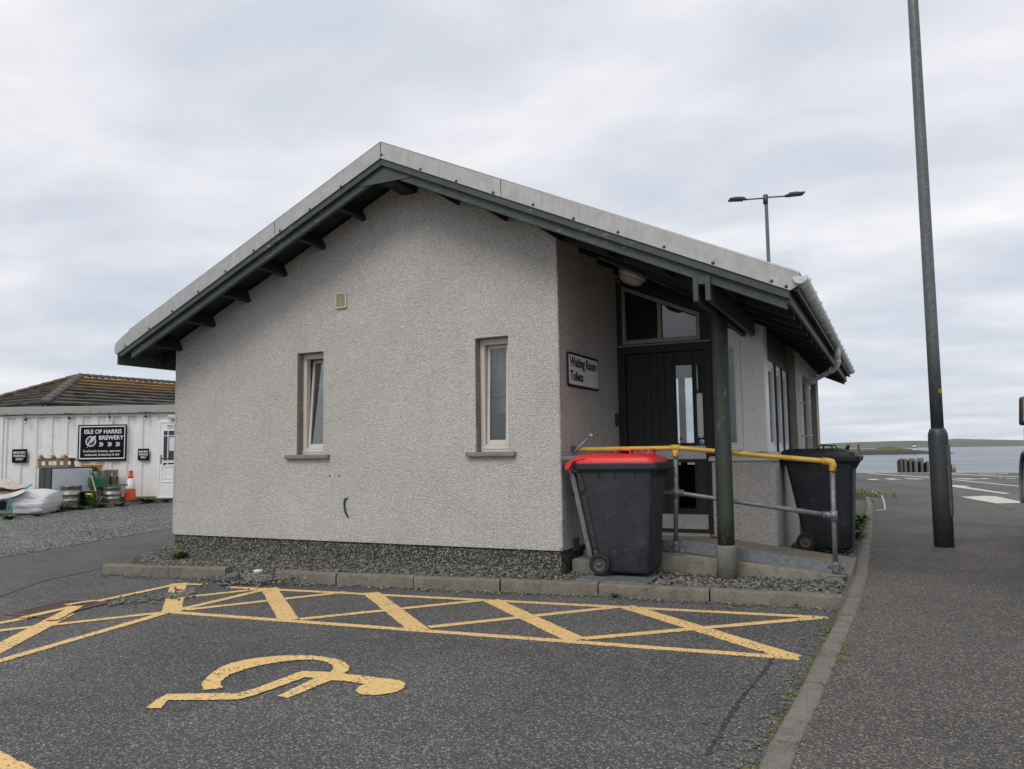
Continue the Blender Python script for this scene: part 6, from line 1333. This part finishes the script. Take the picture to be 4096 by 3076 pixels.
# black tub
d = 19.7; k = S(d); tb = thing('plastic_tub', 'black plastic tub with yellow handle beside the kegs', 'tub', ctr(1103, d), -YAW); r_ = 98 * k; H3 = 175 * k
MB().lathe([(r_ * .82, 0), (r_, H3 * .96), (r_ * 1.06, H3 * .96), (r_ * 1.06, H3), (r_ * .97, H3), (r_ * .8, .02), (0, .02)], (0, 0, 0), 28).build('body', simple('black_tub_plastic', (.014, .015, .016), .4), tb)
MB().box((.0, -r_ * 1.10, H3 * .76), (.16, -r_ * .93, H3 * .90)).build('handle', simple('yellow_plastic', (.62, .42, .03), .5), tb, bevel=.012)
# green trays
gr_ = simple('green_crate_plastic', (.012, .15, .085), .45, var=.15); d = 20.15; k = S(d)
def tray(label, c0, w_, dp, h_, rot=0, grp=None):
    t = thing('plastic_tray', label, 'tray', c0, -YAW, grp); t.rotation_euler = (0, rot, -YAW); b = MB(); b.box((-w_, -dp, 0), (w_, dp, .01)); n = 7
    for i in range(n):
        x = -w_ + i * 2 * w_ / (n - 1)
        for y in (-dp, dp): b.box((x - .012, y - .008, .01), (x + .012, y + .008, h_))
    b.box((-w_ - .01, -dp - .012, h_ * .55), (w_ + .01, -dp + .002, h_)); b.box((-w_ - .01, dp - .002, h_ * .55), (w_ + .01, dp + .012, h_)); b.box((-w_ - .012, -dp, h_ * .4), (-w_, dp, h_)); b.box((w_, -dp, h_ * .4), (w_ + .012, dp, h_)); b.build('grid', gr_, t); return t
base = ctr(1205, d + .05); kz = ctr(1195, 20.3).z + 190 * S(20.3)
nl = 5; hl = (590 - 465) * k / nl
for i in range(nl): tray('green plastic tray, %s in the stack on the half hidden keg' % ['lowest', 'second from the bottom', 'middle', 'second from the top', 'topmost'][i], (base.x, base.y, kz + .006 + i * hl), 92 * k, .11, hl * .93, 0, 'stacked green trays')
b3 = ctr(1415, 20.15); tray('single green tray lying across the ribbed keg', (b3.x, b3.y, ctr(1379, 20.2).z + 190 * S(20.2) + .012), 118 * k, .11, 26 * k, R(-3.5))
# gas cylinders
br2 = simple('brown_cylinder_paint', (.10, .045, .035), .5, var=.2, scale=12); mv = simple('mauve_grey_guard', (.27, .22, .23), .5, var=.15); gy = simple('grey_cylinder_paint', (.30, .33, .33), .45, var=.15); rst = simple('orange_rusty_cylinder', (.26, .11, .035), .7, var=.35, scale=16)
def cylinder(label, x, d, top, neck, rw, bm_, gm):
    c0 = ctr(x, d); k = S(d); zf = lambda y: at(*zb(x, y), d).z - c0.z; t = thing('gas_cylinder', label, 'gas cylinder', c0, -YAW, 'gas cylinders behind the kegs'); r_ = rw * k; zn = zf(neck); zt2 = zf(top)
    MB().lathe([(r_ * .9, 0), (r_, .03), (r_, zn - .05), (r_ * .92, zn - .02), (r_ * .62, zn + .01), (r_ * .3, zn + .02), (0, zn + .02)], (0, 0, 0), 24).build('body', bm_, t)
    g = MB(); n = 20
    for i in range(n):
        a, c = i * 6.2832 / n, (i + 1) * 6.2832 / n
        if 4.2 < a < 5.0: lo, hi = zn + (zt2 - zn) * .0, zn + (zt2 - zn) * .28
        else: lo, hi = zn, zt2
        rl, rh = r_ * .72, r_ * .95
        for l2, h2 in ((lo, hi),) + (((zn + (zt2 - zn) * .78, zt2),) if 4.2 < a < 5.0 else ()): g.add([(rl * math.cos(a), rl * math.sin(a), l2), (rl * math.cos(c), rl * math.sin(c), l2), (rh * math.cos(c), rh * math.sin(c), h2), (rh * math.cos(a), rh * math.sin(a), h2)], [(0, 1, 2, 3)], True)
    g.build('valve_guard', gm, t, fix=False); MB().lathe([(.025, zn), (.025, zn + .05), (.04, zn + .055), (.04, zn + .09), (0, zn + .09)], (0, 0, 0), 10).build('valve', MT['galv_pole'], t)
cylinder('brown gas cylinder at the end of the row towards the traffic cone', 1408, 20.72, 365, 440, 40, br2, mv)
cylinder('brown gas cylinder between the rusty orange one and the other brown one', 1327, 20.75, 367, 440, 38, br2, mv)
cylinder('short rusty orange gas cylinder behind the green trays', 1250, 20.72, 376, 445, 42, rst, simple('pale_guard', (.35, .32, .30), .5))
cylinder('grey gas cylinder under the yellow crate', 1175, 20.74, 345, 385, 38, gy, gy)
yl_ = simple('yellow_crate_plastic', (.62, .36, .05), .5, var=.15)
def ybox(label, xa, xb_, ya, yb_, d, hole):
    a, c = at(*zb(xa, yb_), d), at(*zb(xb_, ya), d); wdt = (c - a).dot(HR); h_ = c.z - a.z; t = thing('yellow_caddy', label, 'plastic box', a, -YAW); b = MB(); tp = wdt * .10
    b.hexa([(tp, 0, 0), (wdt - tp, 0, 0), (wdt - tp, .2, 0), (tp, .2, 0), (0, -.02, h_ * .8), (wdt, -.02, h_ * .8), (wdt, .22, h_ * .8), (0, .22, h_ * .8)]); b.box((-.01, -.03, h_ * .8), (wdt + .01, .23, h_)); b.build('box', yl_, t, bevel=.006)
    if hole: MB().lathe([(.055, 0), (.055, .006), (0, .007)], (wdt * .45, -.025, h_ * .55), 14, (0, -1, .1)).build('opening', rs_, t)
ybox('yellow plastic caddy perched on the grey gas cylinder', 1138, 1213, 302, 362, 20.62, True)
ybox('flat yellow plastic box beside the caddy behind the cabinet', 990, 1132, 302, 362, 20.68, False)
# support under the flat yellow box: a small trestle hidden behind the cabinet
ysz = at(*zb(1061, 362), 20.68); g0 = gbase(*zb(1061, 700), 20.72); tr_ = thing('timber_trestle', 'plain timber stand under the flat yellow box', 'trestle', (g0.x, g0.y, g0.z), -YAW)
hgt = ysz.z - g0.z - .004
for x in (-.2, .15): MB().box((x, -.04, 0), (x + .05, .14, hgt - .03)).build('leg', wd_, tr_)
MB().box((-.25, -.05, hgt - .03), (.25, .16, hgt)).build('top', wd_, tr_)
# shovel
d = 19.5; sh0 = gbase(*zb(1185, 770), d); sv_ = thing('shovel', 'wooden shovel with green grip leaning in the black tub', 'shovel', sh0, -YAW); fs_ = lambda x, y, dd: bl(at(*zb(x, y), d + dd)) - bl(sh0)
MB().tube([fs_(1122, 432, .55), fs_(1148, 520, .4), fs_(1172, 612, .2), fs_(1190, 690, .1)], .020, 8).build('shaft', simple('ash_shaft', (.34, .23, .12), .7, var=.25, scale=12), sv_)
gp = simple('green_grip', (.02, .22, .13), .5); P = [fs_(x, y, .55) for x, y in ((1122, 432), (1104, 405), (1104, 376), (1132, 374), (1134, 405), (1122, 432))]; MB().tube(P, .016, 8).build('grip', gp, sv_)
a = fs_(1190, 690, .1); MB().obox(a + Vector((.02, 0, -.12)), (.09, 0, -.01), (0, .008, 0), (.02, .01, .13)).build('blade', MT['galv_pole'], sv_)
# cone
d = 20.5; k = S(d); cn = thing('traffic_cone', 'red and white traffic cone on a dark base against the shed', 'traffic cone', ctr(1600, d), -YAW); H4 = 372 * k; orr = simple('cone_orange_red', (.62, .055, .025), .5, var=.12); wc_ = simple('cone_white_sleeve', (.62, .63, .64), .4, var=.08); rb = 78 * k
MB().hexa([(-118 * k, -.2, 0), (118 * k, -.2, 0), (118 * k, .2, 0), (-118 * k, .2, 0), (-112 * k, -.19, .03), (112 * k, -.19, .03), (112 * k, .19, .03), (-112 * k, .19, .03)]).build('base', simple('cone_base_rubber', (.06, .06, .065), .8), cn, bevel=.01)
def rc(t): return rb * (1 - .78 * t)
for t0, t1, m_ in ((.06, .385, orr), (.385, .75, wc_), (.75, .955, orr)):
    e_ = .004 if m_ is wc_ else 0; pr = [(rc(t0) + e_ + (.02 if t0 < .1 else 0), H4 * t0 if t0 > .1 else .03), (rc(t0 + .04) + e_, H4 * (t0 + .04)), (rc(t1) + e_, H4 * t1)]
    if t1 > .9: pr += [(rc(.955), H4 * .955), (rc(.97) + .012, H4 * .965), (rc(.97) + .010, H4 * .99), (rc(1) - .01, H4), (0, H4)]
    MB().lathe(pr, (0, 0, 0), 24).build('band', m_, cn)
# timber block, pallet slab
d = 19.15; k = S(d); tbk = ctr(768, d); o = MB().box((-56 * k, -.15, 0), (56 * k, .12, 85 * k)).build('timber_block', wd_, None, bevel=.008); o.location = tbk; o.rotation_euler = (0, 0, -YAW + R(6)); tag(o, 'short brown timber block beside the wide keg', 'timber block')
d = 20.15; sbp = ctr(1440, d); o = MB().box((-.62, -.25, -.02), (.42, .25, .012)).build('paving_slab', MT['kerb2'], None, bevel=.006); o.location = sbp; o.rotation_euler = (0, 0, -YAW); tag(o, 'flat grey slab under the ribbed keg', 'slab')
# weeds in the yard
def wy(label, x, y, d_, n, h, sp, wd, mat='leaf', grp=None): b_ = gbase(*zb(x, y), d_); weed(label, b_, n, h, sp, wd, mat, group=grp)
wy('tall ragged weed growing in front of the black tub', 1140, 800, 19.3, 40, .62, .28, .03); wy('spreading weed on the gravel in front of the traffic cone slab', 1480, 800, 19.6, 40, .17, .34, .03)
wy('broad weed by the shed wall near the door', 1820, 780, 20.2, 55, .22, .42, .032); wy('small weed by the wall beyond the broad one', 2040, 780, 20.3, 30, .15, .3, .026)
wy('weed growing on the gravel in front of the bulk bag', 110, 960, 17.3, 40, .18, .28, .03); wy('small weed against the bottom edge of the bulk bag', 460, 880, 18.0, 24, .14, .2, .022)
wy('dry straw coloured grass tuft by the timber block', 790, 830, 18.95, 90, .32, .3, .006, 'dry'); wy('low green weed between the keg and the tub', 960, 820, 19.1, 50, .14, .42, .02); wy('brownish weed patch in front of the half hidden keg', 1240, 830, 19.4, 46, .18, .34, .02, 'grass'); wy('small green weed patch beside the timber block', 690, 850, 18.7, 30, .10, .36, .02)
yp = []
for _ in range(5200):
    t_ = random.random() ** 1.4; x = random.uniform(-40, 760); y = 2040 + 200 * t_ * random.random() ** .3
    p = gpt(x, y); s_ = (p - E0).dot(EN)
    if s_ > 0.05 and depth_of(p) < 17.5: yp.append((p.x, p.y, .012 + ground_z(p.x, p.y), random.uniform(.012, .026)))
stones('yard_gravel', yp, mk_stone('yard_stone', [(.10, .10, .102), (.17, .168, .165), (.24, .235, .228), (.15, .155, .158), (.30, .285, .26), (.20, .20, .198)]))
